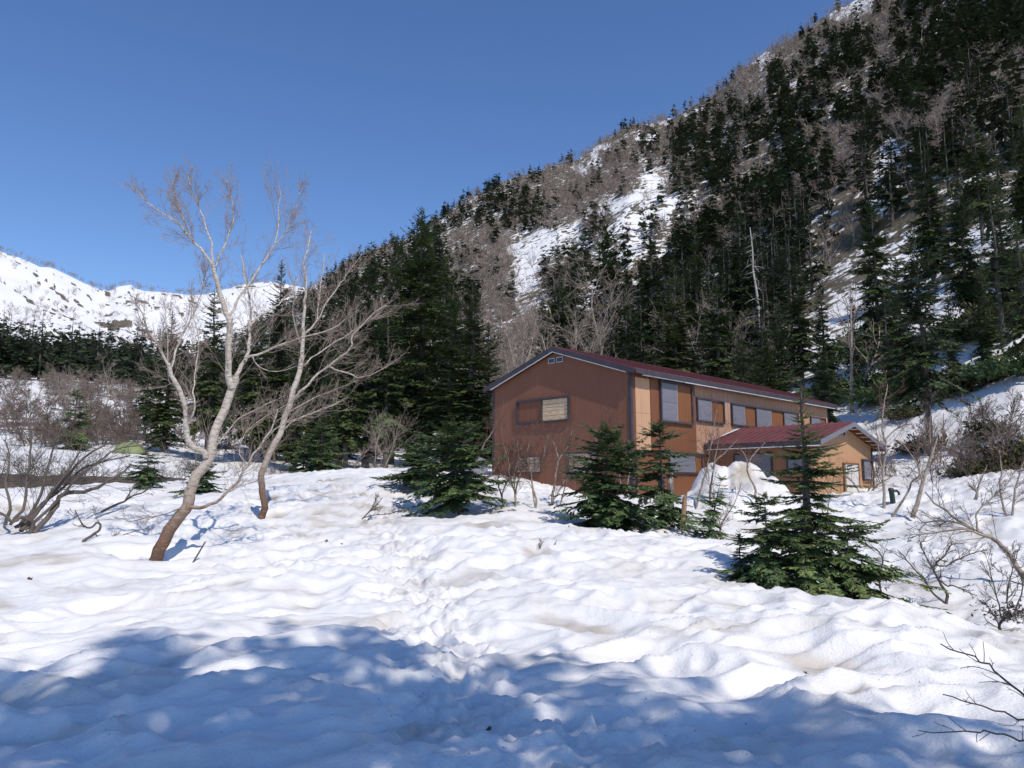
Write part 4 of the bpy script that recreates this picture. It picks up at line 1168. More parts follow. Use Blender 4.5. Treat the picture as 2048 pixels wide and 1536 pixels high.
# ------------------------------------------------------------------ hand-shaped trees and shrubs of the foreground
def px_point(u, v, d):
    """point seen through photograph pixel (u, v) at horizontal distance d"""
    x, y, z = (float(k) for k in ray(u, v)); k = d / math.hypot(x, y)
    return np.array([x * k, y * k, z * k])
def catmull(P, m):
    P = np.asarray(P, float); n = len(P)
    if n < 3: return np.array([P[0] + (P[-1] - P[0]) * t for t in np.linspace(0, 1, m)])
    Q = np.vstack([2 * P[0] - P[1], P, 2 * P[-1] - P[-2]])
    out = []
    for t in np.linspace(0, n - 1 - 1e-6, m):
        i = int(t); f = t - i; a, b, c, d = Q[i], Q[i + 1], Q[i + 2], Q[i + 3]
        out.append(.5 * (2 * b + (c - a) * f + (2 * a - 5 * b + 4 * c - d) * f * f + (3 * b - a - 3 * c + d) * f ** 3))
    return np.array(out)
def traced(tb, rng, base, px, d0, d1, w0, w1, part, po, cfg, kids, lo=.25, m=None, wob=.012):
    """a limb along photograph pixels px, from distance d0 to d1, widths w in pixels"""
    k = len(px)
    P = np.array([px_point(u, v, d0 + (d1 - d0) * i / max(1, k - 1)) for i, (u, v) in enumerate(px)]) - base
    m = m or max(5, int(2.4 * k))
    pts = catmull(P, m)
    Ln = np.linalg.norm(np.diff(pts, axis=0), axis=1).sum()
    pts[1:] += rng.normal(0, wob * min(1, Ln * .4), (m - 1, 3))
    rad = (w1 + (w0 - w1) * np.linspace(1, 0, m) ** .9) * (d0 + d1) / 2 / F / 2
    if part == 'limb': rad = rad * .64
    if part == 'trunk': wob = .004; rad = rad * .8
    tb.add(part, pts, rad * (1 + rng.normal(0, .025, m)), 9 if w0 > 12 else 6 if w0 > 5 else 4)
    if kids: sprout(rng, tb, pts, rad, Ln, 0, cfg, po, kids, lo)
CFG_B = dict(n=[0, 6, 5, 4], wob=[0, .12, .15, .16], up=[0, .07, .07, .06], tip=.35, rmin=.0020, rmax=.0055, sides=[0, 4, 3, 3], kids=[0, 6, 4], lo=[0, .12, .12], ang=[(18, 48), (18, 48), (20, 55)], ratio=[.33, .46, .46], split=0, r0=.03)
PO = lambda lev: 'twig'
def birch(name, label, base, limbs, seed):
    rng = np.random.RandomState(seed); tb = Tubes()
    for part, px, d0, d1, w0, w1, kids, lo in limbs:
        traced(tb, rng, base, px, d0, d1, w0, w1, part, PO, CFG_B, kids * 2.0, lo)
    t = thing(name, label, 'tree', base)
    link(bpy.data.objects.new('trunk', tube_mesh(tb, 'trunk', 'trunk', M['birch'])), t)
    link(bpy.data.objects.new('limbs', tube_mesh(tb, 'limb', 'limbs', M['birch'])), t)
    link(bpy.data.objects.new('crown', tube_mesh(tb, 'twig', 'crown', M['twig_birch'])), t)
    return t
dA = math.hypot(BIRCH_A[0], BIRCH_A[1]); dB = math.hypot(BIRCH_B[0], BIRCH_B[1])
birch('birch_tree', 'large leaning pale birch with forked bare crown on the left', np.array([BIRCH_A[0], BIRCH_A[1], BIRCH_A[2] - .35]), [
 ('trunk', [(306,1150),(312,1124),(326,1083),(355,1039),(376,1010),(380,984),(390,954),(417,925),(428,872),(449,817),(464,776),(472,752)], dA, dA + .1, 30, 17, 3, .35),
 ('trunk', [(464,776),(456,740),(459,657),(449,613),(434,569),(427,534)], dA + .05, dA - .2, 17, 8.5, 6, .1),
 ('limb', [(427,534),(405,503),(382,478),(358,449),(317,422),(292,402),(273,379)], dA - .2, dA - .6, 8, 2.5, 12, .2),
 ('limb', [(427,534),(424,496),(412,455),(405,428),(387,387),(375,352)], dA - .2, dA + .4, 6.5, 2, 11, .2),
 ('limb', [(427,534),(434,525),(455,478),(466,440),(469,422),(460,390),(455,360)], dA - .2, dA - .3, 6.5, 2, 11, .2),
 ('limb', [(382,478),(368,440),(352,402),(345,360)], dA - .3, dA - .1, 4, 1.5, 9, .2),
 ('limb', [(456,642),(470,612),(481,589),(516,540),(546,493),(556,452),(558,420),(560,372)], dA, dA + .5, 9, 2, 12, .3),
 ('limb', [(546,493),(566,470),(585,440),(596,400),(600,372)], dA + .3, dA + .1, 4, 1.5, 9, .2),
 ('limb', [(472,752),(487,723),(493,710),(499,680),(499,651),(501,607),(492,563),(482,510)], dA + .1, dA + .6, 13, 3, 9, .25),
 ('limb', [(499,651),(522,630),(551,613),(568,596),(581,584),(598,552)], dA + .2, dA + .9, 6, 2, 7, .2),
 ('limb', [(490,714),(505,713),(551,695),(580,684),(604,674),(654,663),(690,640)], dA + .1, dA - .9, 8, 2.2, 10, .25),
 ('limb', [(505,713),(520,735),(560,742),(600,730)], dA + .1, dA - .4, 4, 1.5, 6, .2),
 ('trunk', [(412,915),(405,902),(388,896),(374,878),(371,850),(373,831),(364,793),(346,755),(335,727)], dA, dA - .3, 15, 9, 5, .3),
 ('limb', [(335,727),(317,692),(300,669),(291,645),(283,625),(262,600)], dA - .3, dA - .6, 8, 2.2, 11, .1),
 ('limb', [(343,735),(352,700),(364,672),(378,645),(390,622),(405,575),(412,540)], dA - .3, dA + .1, 6, 2, 11, .1),
 ('limb', [(364,793),(350,770),(338,760),(336,700),(332,640),(330,600)], dA - .2, dA - .2, 5, 1.8, 9, .2),
 ('limb', [(374,850),(388,820),(386,780),(390,740),(397,700),(396,660)], dA - .1, dA + .5, 6, 2, 9, .2),
 ('limb', [(380,1013),(400,1014),(420,1010),(449,992),(475,963),(493,931),(519,893),(546,852),(556,820)], dA, dA - .5, 11, 3.5, 9, .3),
 ('limb', [(519,893),(560,850),(610,832),(655,815),(698,793)], dA - .3, dA - .7, 4, 1.4, 7, .1),
 ('limb', [(493,931),(478,900),(490,870),(520,840),(600,790)], dA - .3, dA - .2, 4, 1.5, 7, .2),
 ('limb', [(428,900),(450,870),(480,835),(520,815),(570,790)], dA, dA + .5, 5, 1.5, 7, .2),
 ('limb', [(376,1010),(340,1025),(300,1035),(262,1042),(250,1040)], dA, dA - .5, 3.5, 1.4, 5, .3),
], 11)
birch('birch_tree', 'second bare birch with a slender speckled trunk behind the large birch', np.array([BIRCH_B[0], BIRCH_B[1], BIRCH_B[2] - .25]), [
 ('trunk', [(523,1052),(525,1030),(528,1007),(524,978),(525,946),(537,913),(560,866),(575,825),(587,779),(601,735),(604,715)], dB, dB + .2, 17, 12, 3, .4),
 ('trunk', [(604,715),(607,672),(607,642),(611,605),(613,575),(607,525),(616,496),(622,460)], dB + .2, dB + .4, 10, 2.5, 10, .2),
 ('limb', [(584,799),(596,787),(607,779),(631,752),(657,732),(680,714),(698,701),(704,672),(725,650),(742,628),(775,610)], dB + .1, dB - .8, 9, 2.2, 11, .25),
 ('limb', [(657,732),(675,741),(698,746),(716,755),(730,752),(742,749),(771,735),(800,715)], dB - .3, dB - .6, 5, 1.6, 9, .2),
 ('limb', [(607,672),(622,655),(634,642),(636,615),(639,592),(642,560),(645,546),(650,505)], dB + .2, dB + .8, 6, 2, 9, .2),
 ('limb', [(634,642),(650,612),(669,584),(684,562),(698,543),(712,522),(724,507)], dB + .4, dB + .1, 5, 1.8, 9, .2),
 ('limb', [(604,690),(592,660),(586,620),(588,585),(580,540)], dB + .3, dB - .2, 5, 1.8, 7, .2),
 ('limb', [(601,735),(630,710),(660,690),(700,665),(740,640),(765,620)], dB + .2, dB + .9, 5, 1.6, 9, .2),
 ('limb', [(575,825),(600,812),(640,790),(680,775),(715,760)], dB + .1, dB - .3, 4, 1.4, 7, .2),
 ('limb', [(560,866),(590,840),(640,818),(690,800)], dB + .1, dB + .5, 4, 1.4, 7, .2),
], 12)

def stems(name, label, cat, base, limbs, seed, mats, cfg, group=None):
    rng = np.random.RandomState(seed); tb = Tubes()
    for px, d0, d1, w0, w1, kids, lo in limbs:
        traced(tb, rng, base, px, d0, d1, w0, w1, 'a', PO, cfg, kids, lo)
    if 'twig' in tb.g and sum(len(q) for q in tb.g['twig'].values()) <= 40:
        for key, lst in tb.g['twig'].items(): tb.g['a'].setdefault(key, []).extend(lst)
    t = thing(name, label, cat, base, 0, group)
    link(bpy.data.objects.new('stems', tube_mesh(tb, 'a', 'stems', mats[0])), t)
    if 'twig' in tb.g and sum(len(q) for q in tb.g['twig'].values()) > 40: link(bpy.data.objects.new('twigs', tube_mesh(tb, 'twig', 'twigs', mats[1])), t)
    return t
CFG_S = dict(CFG_B, kids=[0, 4, 3], rmin=.0028, up=[0, .03, .04, .04], ratio=[.38, .45, .45], wob=[0, .14, .17, .18], ang=[(20, 52), (20, 52), (20, 58)])
def gp(u, v): p = ground_px(u, v); return np.array([p[0], p[1], float(HS(p[0], p[1])[0])]), math.hypot(p[0], p[1])
# thicket at the left edge
b, d = gp(70, 1062)
stems('willow_thicket', 'dark thick-stemmed bush bending right at the left edge', 'bush', b, [
 ([(68,1066),(100,1030),(113,1012),(122,990),(150,985),(190,978),(215,962),(245,945),(262,930)], d, d + .8, 10, 3, 12, .3),
 ([(60,1066),(66,1050),(62,1040),(40,1035),(25,1044),(10,1030),(-20,1020)], d, d - .3, 8, 4, 6, .2),
 ([(42,1062),(55,1042),(90,1005),(115,975),(140,945),(170,915),(220,885),(270,870)], d, d + .5, 8, 2, 16, .2),
 ([(45,1058),(80,1020),(100,990),(130,950),(150,920),(165,890)], d, d + .2, 7, 2, 16, .2),
 ([(30,1055),(60,1030),(85,985),(95,940),(105,900),(120,860)], d, d + .6, 6, 2, 16, .2),
 ([(20,1050),(50,1010),(52,960),(60,910),(62,870),(60,840)], d, d + .3, 6, 2, 16, .2),
 ([(35,1055),(80,1010),(130,975),(160,940),(200,925),(260,910)], d, d + .9, 6, 2, 14, .2),
 ([(10,1050),(20,1010),(10,970),(20,920),(10,880)], d, d + .3, 6, 2, 14, .2),
 ([(50,1060),(110,1005),(150,960),(190,930),(230,900),(300,890)], d, d + .4, 6, 1.6, 14, .2),
], 21, (M['twig_grey'], M['twig_grey']), CFG_S)
b, d = gp(168, 1083)
stems('curled_branch', 'curled bare branch looping out of the snow at left', 'branch', b, [
 ([(165,1084),(185,1070),(198,1060),(200,1048),(192,1046),(183,1055),(170,1053),(160,1040),(150,1020)], d, d, 5, 2, 5, .3),
 ([(190,1068),(205,1080),(230,1075),(260,1065),(285,1058)], d, d, 2.5, 1.2, 6, .2)], 22, (M['twig_grey'], M['twig_grey']), CFG_S)
b, d = gp(205, 1024)
stems('bare_branch', 'thin dark branch lying over the snow left of the large birch', 'branch', b, [
 ([(202,1024),(225,1012),(250,1002),(265,992),(285,985),(300,975)], d, d + .2, 4.5, 1.5, 9, .2), ([(250,1002),(262,982),(275,970)], d, d, 3, 1.2, 4, .2)], 23, (M['twig_grey'], M['twig_grey']), CFG_S)
b, d = gp(725, 1036)
stems('snow_twig', 'small bare twig bush on the snow left of the trail', 'bush', b, [
 ([(724,1038),(740,1022),(755,1008),(765,995)], d, d + .1, 2.5, 1, 8, .2), ([(726,1036),(750,1030),(775,1028),(805,1020)], d, d, 2.2, 1, 7, .2), ([(728,1034),(748,1010),(752,985)], d, d + .1, 2, 1, 6, .2)], 24, (M['twig_grey'], M['twig_grey']), CFG_S)
# right: arching limb and its neighbours
b, d = gp(2060, 1172)
stems('arching_branch', 'long pale branch arching in from the right edge', 'branch', b, [
 ([(2062,1176),(2040,1140),(2020,1110),(2000,1088),(1985,1076),(1968,1070),(1945,1058),(1918,1042),(1895,1022),(1872,1010),(1850,985)], d, d + .5, 9, 2.5, 16, .25),
 ([(1985,1076),(1950,1064),(1925,1058),(1890,1063),(1850,1068),(1815,1078)], d + .1, d - .3, 5, 1.5, 14, .2),
 ([(1945,1058),(1915,1045),(1880,1042),(1850,1045),(1832,1032)], d + .2, d + .5, 4, 1.5, 12, .2),
 ([(1955,1062),(1952,1035),(1962,1015),(1990,990),(2010,960)], d + .2, d + .5, 4, 1.5, 12, .2)], 31, (M['birch_pale'], M['twig_grey']), CFG_S)
b, d = gp(1892, 1206)
stems('bare_bush', 'crooked bare bush in the hollow right of the big young fir', 'bush', b, [
 ([(1892,1208),(1895,1190),(1885,1175),(1878,1160),(1868,1140),(1874,1125),(1890,1110),(1905,1085)], d, d + .2, 6, 2, 14, .3),
 ([(1890,1206),(1870,1190),(1855,1170),(1848,1155),(1830,1140),(1810,1115),(1795,1100)], d, d - .2, 4, 1.5, 12, .3),
 ([(1876,1158),(1895,1172),(1905,1170),(1925,1180),(1955,1192)], d, d - .1, 3, 1.3, 8, .3),
 ([(1872,1130),(1890,1132),(1915,1120),(1950,1105),(1975,1100)], d + .1, d + .3, 3, 1.3, 10, .2),
 ([(1868,1140),(1850,1110),(1840,1085)], d, d, 3, 1.2, 8, .2)], 32, (M['twig_grey'], M['twig_grey']), CFG_S)
b, d = gp(1766, 1195)
stems('thin_sapling', 'single thin crooked sapling beside the big young fir', 'bush', b, [
 ([(1765,1197),(1760,1170),(1763,1145),(1766,1120),(1755,1100),(1740,1095),(1725,1085)], d, d, 4, 1.5, 9, .4)], 33, (M['twig_grey'], M['twig_grey']), CFG_S)
b, d = gp(2015, 1268)
t = stems('bare_bush', 'twiggy bush with a clump of dead leaves at the right edge', 'bush', b, [
 ([(2020,1270),(2002,1262),(1999,1248),(2010,1238),(2040,1225),(2060,1210)], d, d + .1, 6, 3, 10, .2),
 ([(2005,1240),(1995,1200),(1985,1160),(1975,1120)], d, d, 3, 1.3, 12, .2), ([(2020,1230),(2015,1190),(2025,1140),(2035,1100)], d, d + .2, 3, 1.3, 12, .2),
 ([(2030,1225),(2045,1180),(2050,1130),(2058,1090)], d, d + .2, 3, 1.3, 12, .2), ([(2000,1255),(1985,1225),(1965,1200)], d, d - .1, 2.5, 1.2, 8, .2)], 34, (M['twig_grey'], M['twig_grey']), CFG_S)
rs = np.random.RandomState(4); n = 260
c0 = px_point(2024, 1226, d) - b
P_ = c0 + rs.normal(0, 1, (n, 3)) * np.array([.16, .12, .06]); D_ = rs.normal(0, 1, (n, 3)); D_ /= np.linalg.norm(D_, axis=1, keepdims=True); S_ = np.cross(D_, rs.normal(0, 1, (n, 3))); S_ /= np.linalg.norm(S_, axis=1, keepdims=True)
link(bpy.data.objects.new('dead_leaves', leaf_mesh('dead_leaves', P_, D_, S_, np.cross(S_, D_), rs.uniform(.03, .08, n), rs.uniform(.008, .02, n), rs, M['twig_grey'])), t)
for k, (u, v, lab, limbs) in enumerate([
 (1826, 1034, 'slim leaning pale tree right of the annex', [([(1825,1036),(1835,1000),(1845,965),(1858,925),(1870,890),(1878,860)], 0, .3, 9, 2, 16, .25), ([(1845,965),(1835,930),(1815,900),(1800,880)], 0, .2, 4, 1.4, 12, .2)]),
 (1786, 1032, 'thin leaning stem right of the annex corner', [([(1785,1034),(1800,1010),(1818,980),(1822,965),(1850,940),(1880,905)], 0, .2, 5, 1.6, 14, .3)]),
 (1768, 1016, 'pale bare tree in front of the annex corner', [([(1768,1018),(1767,980),(1765,940),(1773,905),(1770,880),(1764,850),(1768,810),(1775,770)], 0, .3, 6, 1.6, 18, .2), ([(1765,940),(1758,910),(1756,880),(1748,850)], 0, -.2, 4, 1.4, 14, .2), ([(1770,880),(1790,860),(1815,848)], 0, .2, 3, 1.3, 10, .2)]),
 (1940, 1042, 'small crooked bare bush on the snow at right', [([(1950,1000),(1955,985),(1945,975),(1938,972)], 0, 0, 6, 3, 6, .2), ([(1950,1000),(1958,970),(1975,930)], 0, 0, 4, 1.3, 9, .2)]),
 (2020, 1040, 'forked bare bush at the right edge', [([(2020,1042),(2005,1010),(2000,970),(2003,935),(1998,900)], 0, .2, 5, 1.5, 14, .2), ([(2024,1042),(2028,1000),(2035,960),(2050,920)], 0, .2, 5, 1.5, 14, .2)]),
 (1725, 985, 'bare bush at the annex door', [([(1725,1000),(1735,985),(1745,960),(1742,930)], 0, 0, 4, 1.3, 12, .2), ([(1725,1000),(1710,970),(1680,940),(1660,915)], 0, 0, 3, 1.3, 12, .2), ([(1728,1000),(1755,970),(1790,950)], 0, 0, 3, 1.3, 12, .2)]),
]):
    b, d = gp(u, v)
    stems('bare_sapling', lab, 'bush', b, [(px, d + e0, d + e1, w0, w1, kk, lo) for px, e0, e1, w0, w1, kk, lo in limbs], 40 + k, (M['birch_pale'], M['twig_red']), CFG_S)
# saplings in front of the snow heap and the gable
for k, (u, v, lab, limbs) in enumerate([
 (1396, 1050, 'tall thin sapling left of the snow heap', [([(1388,1040),(1400,985),(1412,940),(1420,905),(1426,860),(1432,820)], 0, .2, 4.5, 1.3, 18, .35)]),
 (1418, 1052, 'thin sapling in front of the snow heap', [([(1420,1000),(1422,965),(1428,930),(1432,900),(1440,860)], 0, .2, 4.5, 1.4, 18, .3), ([(1428,930),(1450,905),(1475,880)], 0, 0, 3, 1.2, 10, .2)]),
 (1512, 1040, 'crooked sapling growing through the snow heap', [([(1512,995),(1508,970),(1497,950),(1495,930),(1502,915),(1515,900),(1530,885)], 0, .2, 5, 1.5, 14, .45), ([(1497,935),(1490,910),(1478,895)], 0, 0, 3, 1.2, 12, .2)]),
 (1072, 1022, 'bare shrub with a bent stem before the gable wall', [([(1072,1022),(1073,1000),(1065,975),(1060,945),(1055,930),(1040,900)], 0, .2, 4.5, 1.3, 18, .35), ([(1062,950),(1080,930),(1090,900),(1095,870)], 0, .2, 3, 1.2, 16, .2)]),
 (1100, 1010, 'pale forked shrub before the lower boarded window', [([(1104,992),(1110,970),(1112,945),(1118,920),(1112,900),(1105,880)], 0, .3, 6, 1.5, 18, .3), ([(1116,925),(1130,905),(1140,880),(1145,860)], 0, .2, 3.5, 1.3, 16, .2)]),
 (1010, 1010, 'leaning reddish shrub at the left end of the gable', [([(1008,1012),(1002,985),(995,960),(1003,940),(1010,900)], 0, .2, 4, 1.3, 18, .3), ([(1004,990),(1020,950),(1028,915),(1035,885)], 0, 0, 3.5, 1.2, 18, .2)]),
 (952, 1000, 'pale leaning sapling between the firs and the gable', [([(946,1000),(965,970),(985,945),(1000,920)], 0, 0, 3.5, 1.3, 14, .3), ([(955,935),(958,910),(970,885),(985,862),(988,848)], 0, 0, 4, 1.3, 14, .3)]),
 (1040, 1018, 'many stemmed reddish shrub before the gable', [([(1030,985),(1020,950),(1015,915),(1005,885)], 0, 0, 3.5, 1.2, 18, .2), ([(1032,985),(1040,950),(1052,910),(1060,880)], 0, 0, 3.5, 1.2, 18, .2), ([(1030,985),(1028,950),(1038,915),(1035,880)], 0, 0, 3.5, 1.2, 18, .2)]),
 (1120, 1015, 'reddish shrub left of the middle young fir', [([(1118,1022),(1128,980),(1140,940),(1150,900)], 0, 0, 3.5, 1.2, 16, .3), ([(1090,1018),(1110,995),(1130,960),(1150,930)], 0, 0, 3.5, 1.2, 16, .3)]),
 (1250, 1000, 'twiggy shrub between the two young firs', [([(1250,1010),(1256,960),(1262,920),(1258,880)], 0, .2, 3.5, 1.2, 18, .2), ([(1250,1010),(1240,960),(1232,920)], 0, 0, 3, 1.2, 14, .2)]),
 (1200, 1035, 'bare stems rising through the middle young fir', [([(1200,1000),(1205,950),(1198,900),(1188,865)], 0, -.3, 3, 1.2, 10, .5), ([(1202,1000),(1212,940),(1215,890),(1225,862)], 0, -.3, 3, 1.2, 10, .5)]),
 (1450, 1075, 'low bare bush before the snow heap', [([(1440,1050),(1430,1020),(1425,985)], 0, 0, 3, 1.2, 10, .2), ([(1442,1050),(1465,1015),(1475,990)], 0, 0, 3, 1.2, 10, .2)]),
 (1660, 1090, 'bare stems in front of the big young fir', [([(1655,1100),(1650,1040),(1635,990),(1612,950)], 0, -.4, 3, 1.2, 7, .4), ([(1655,1100),(1655,1030),(1660,990),(1668,950)], 0, -.4, 3, 1.2, 7, .4)]),
 (1090, 1108, 'tiny bare twig bush on the snow below the young firs', [([(1078,1108),(1082,1090),(1080,1075)], 0, 0, 1.6, .8, 6, .2), ([(1085,1110),(1100,1098),(1112,1085)], 0, 0, 1.6, .8, 6, .2)]),
]):
    b, d = gp(u, v)
    if 'snow heap' in lab and 'low' not in lab: d = 22.3; b = px_point(limbs[0][0][0][0], limbs[0][0][0][1], d)
    b = px_point(limbs[0][0][0][0], limbs[0][0][0][1], d)
    b[2] = min(b[2], float(HS(b[0], b[1])[0]))
    L2 = []
    for px, e0, e1, w0, w1, kk, lo in limbs:
        g0 = project(*[float(q) for q in b])
        px2 = ([(float(g0[0]), float(g0[1]) + 4)] + list(px)) if abs(px[0][0] - g0[0]) < 12 and px[0][1] < g0[1] - 3 else px
        L2.append((px2, d + e0, d + e1, w0, w1, kk, lo))
    stems('bare_shrub', lab, 'bush', b, L2, 60 + k, (M['birch_pale'], M['twig_red']), dict(CFG_S, kids=[0, 6, 5]) if 960 < u < 1300 and v < 1040 else CFG_S)
# thin twigs hanging into the frame close by on the right
b = ground_r(2300, 4.6); b[2] = float(HS(b[0], b[1])[0])
NT = stems('near_twigs', 'thin budded twigs reaching in from the lower right edge', 'branch', b, [
 ([(2420,1640),(2250,1500),(2130,1440),(2048,1392),(1995,1350),(1965,1325),(1925,1308),(1880,1288)], 4.3, 3.9, 5, 1.7, 7, .3),
 ([(1968,1328),(1968,1300),(1966,1282)], 3.9, 3.9, 1.6, 1, 0, .3),
 ([(2000,1352),(1975,1340),(1945,1333),(1920,1336)], 3.9, 3.9, 1.6, 1, 2, .3),
 ([(2420,1640),(2240,1500),(2120,1450),(2048,1440),(1990,1420),(1930,1404),(1892,1392)], 4.3, 3.8, 4.5, 1.5, 5, .4),
 ([(2420,1640),(2250,1540),(2120,1500),(2048,1480),(2000,1466),(1960,1463),(1900,1464),(1842,1462)], 4.3, 3.7, 4.5, 1.3, 5, .4),
 ([(1980,1466),(1965,1476),(1958,1482)], 3.75, 3.7, 1.5, 1, 0, .3)], 90, (M['twig_grey'], M['twig_grey']), dict(CFG_S, ratio=[.10, .3, .3], kids=[0, 1, 0], rmin=.0011, rmax=.0018))

# ------------------------------------------------------------------ young firs near the hut
def young_fir(label, loc, Ht, R, seed, lean=(0, 0), **kw):
    hb = kw.pop('hb', .15); R *= 1.22; kw.setdefault('vary', .45); kw['shape'] = kw.get('shape', .8) * .78; kw['nb'] = int(kw.get('nb', 90) * 1.4); kw.setdefault('top', 20)
    tr, cr = conifer_meshes(seed, Ht, R, hb, kw.pop('nb', 90), kw.pop('nt', 9), kw.pop('sub', 3), kw.pop('mat', M['fir_near']), True, kw.pop('rt', Ht * .022), 8, **kw)
    t = place_tree('young_fir', label, 'tree', 'young firs in the snow', (tr, cr), (loc[0], loc[1], float(HS(loc[0], loc[1])[0]) - .1), seed * 1.3, (1, 1))
    t.rotation_euler.x = lean[0]; t.rotation_euler.y = lean[1]
    return t
def ht(u, vt, p): return math.hypot(p[0], p[1]) * float(tanel(u, vt)) - float(HS(p[0], p[1])[0]) + .1
young_fir('big young fir with slim top and wide skirt in front of the annex', FIR_BIG, ht(1612, 750, FIR_BIG), 1.5, 501, nb=150, nt=11, sub=3, shape=1.75, droop=-22, top=30, gaps=.05, wfac=.20, twf=.30, hb=.25, rt=.10)
p = ground_r(1528, 12.7); young_fir('low rounded fir bush at the foot of the big young fir', p, ht(1528, 985, p), .62, 502, nb=80, nt=8, sub=3, shape=.45, wfac=.22, gaps=.02, droop=-30)
p = ground_r(1690, 13.0); young_fir('fir bough clump spreading right of the big young fir', p, ht(1690, 1035, p), 1.0, 512, nb=60, nt=9, sub=3, shape=.6, wfac=.2, gaps=.05, droop=-25, top=5)
P_ = FIR_MID['left']; young_fir('bushy young fir left of the gable wall', P_, ht(905, 862, P_), 1.2, 503, sub=2, nb=130, shape=.32, wfac=.22, gaps=.22, hb=.75, twf=.34, lean=(0, -.10))
P_ = FIR_MID['leftback']; young_fir('dark leaning young fir behind the bushy one on the left', P_, ht(850, 892, P_), .95, 504, sub=2, nb=90, shape=.35, wfac=.24, gaps=.25, hb=.7, lean=(0, .12))
P_ = FIR_MID['centre']; young_fir('dense young fir in front of the hut corner', P_, ht(1205, 862, P_), 1.08, 505, sub=2, nb=130, shape=.34, wfac=.22, gaps=.25, hb=.5, lean=(.05, -.06))
P_ = FIR_MID['right']; young_fir('young fir in front of the long wall beside the posts', P_, ht(1332, 842, P_), .95, 506, sub=2, nb=110, shape=.5, wfac=.22, gaps=.28, hb=.5, lean=(0, .05))
P_ = FIR_MID['stub']; young_fir('stunted leaning fir left of the snow heap', P_, ht(1405, 945, P_), .6, 507, sub=2, nb=50, shape=.5, wfac=.2, gaps=.1, hb=.1, lean=(.1, .3))
for u, r, vt, R, lab, sd in ((292, 27, 893, .62, 'small fir left of the large birch trunk', 508), (405, 25, 915, .75, 'small fir behind the large birch trunk', 509), (640, 33.5, 842, 1.1, 'dark fir bush at the snow crest before the forest', 510), (140, 62, 775, 1.6, 'lone slim fir on the left bank', 511), (1475, 13.0, 1055, .22, 'tiny fir seedling on the snow mound', 513), (605, 34.5, 870, .8, 'small fir bush at the snow crest beside the second birch', 514)):
    p = ground_r(u, r); young_fir(lab, p, ht(u, vt, p), R, sd, nb=70, nt=8, sub=2, shape=.75, wfac=.26, gaps=.05)

# ------------------------------------------------------------------ scrub and bare trees on the left bank
BANK = []
CFG_BANK = dict(CFG_SHRUB, rmin=.010, r0=.03, kids=[7, 6, 3], sides=[4, 3, 3, 3], n=[5, 4, 3, 3])
BSH = [bare_tree(480 + i, 2.2, [6, 5, 7, 4][i], [.6, .45, .8, .4][i], CFG_BANK, (M['twig_grey'], M['twig_bank']), ('stems', 'twigs')) for i in range(4)]
for i in range(95):
    u = RND.uniform(-20, 330) if i % 4 else RND.uniform(330, 560); r = RND.uniform(58, 135)
    BANK.append((u, r, RND.uniform(.7, 1.45), i % 4))
for i, (u, r, s, k) in enumerate(BANK):
    p = ground_r(u, r)
    place_tree('bare_shrub', 'bare reddish shrub on the snowy bank ' + ('at the left frame edge' if u < 130 else 'left of the large birch' if u < 300 else 'behind the birches') + (', low on the bank' if r < 80 else ', higher up'), 'bush', 'shrubs of the left bank', BSH[k], (p[0], p[1], p[2] - .1), RND.uniform(0, 6), (s * 1.25, s), ('stems', 'twigs'))
for i, (u, r, vt, lab) in enumerate([(205, 95, 705, 'round crowned bare tree before the far left wood'), (250, 105, 712, 'bare tree right of the round crowned one on the left bank'), (150, 88, 745, 'small bare tree at the foot of the left bank'), (60, 90, 790, 'low bare tree near the left frame edge'), (560, 60, 700, 'bare tree behind the second birch trunk'), (380, 70, 720, 'bare tree behind the large birch fork'),
      (1075, 44, 625, 'pale forked birch rising behind the hut gable'), (1010, 62, 640, 'bare pinkish birch left above the hut roof'), (1160, 60, 640, 'bare birch behind the hut ridge'), (985, 80, 560, 'bare birch right of the pointed fir'), (1030, 66, 560, 'bare birch above the left end of the hut roof'), (1180, 80, 560, 'bare birch in the lower snow gully'), (1690, 58, 540, 'dark bare tree standing on the upper snow patch'),
      (700, 42, 840, 'bare sapling in the shade of the firs'), (760, 41, 830, 'bare sapling with pale stem at the forest edge'), (1870, 40, 780, 'bare shrub tree behind the leaning stems'), (1960, 38, 800, 'bare shrub tree on the snow bank near the right edge'), (1415, 75, 610, 'bare birch between the firs above the roof')]):
    p, s = fit_tree(u, vt, r, 7.0)
    place_tree('bare_birch', lab, 'tree', 'bare trees of the middle distance', BIRCH_MIDS[i % 3], p, RND.uniform(0, 6), (s * 1.05, s))
for i, (u, r, s, lab) in enumerate([(20, 33, .75, 'grey willow thicket on the snow edge at the left frame edge'), (120, 33, .8, 'grey willow thicket on the river bank left'), (215, 33, .7, 'grey willow thicket left of the small fir'), (330, 31, .55, 'willow bush behind the large birch'), (430, 34, .55, 'willow bush between the birches'), (560, 35, .5, 'low willow bush at the crest beside the second birch'), (700, 35, .45, 'low willow bush at the forest edge'), (770, 35.5, .45, 'willow bush at the crest left of the young firs')]):
    p = ground_r(u, r)
    place_tree('willow_bush', lab, 'bush', 'willow bushes along the snow edge', WILLOWS[i % 3], (p[0], p[1], float(HS(p[0], p[1])[0]) - .1), RND.uniform(0, 6), (s, s * .8), ('stems', 'twigs'))

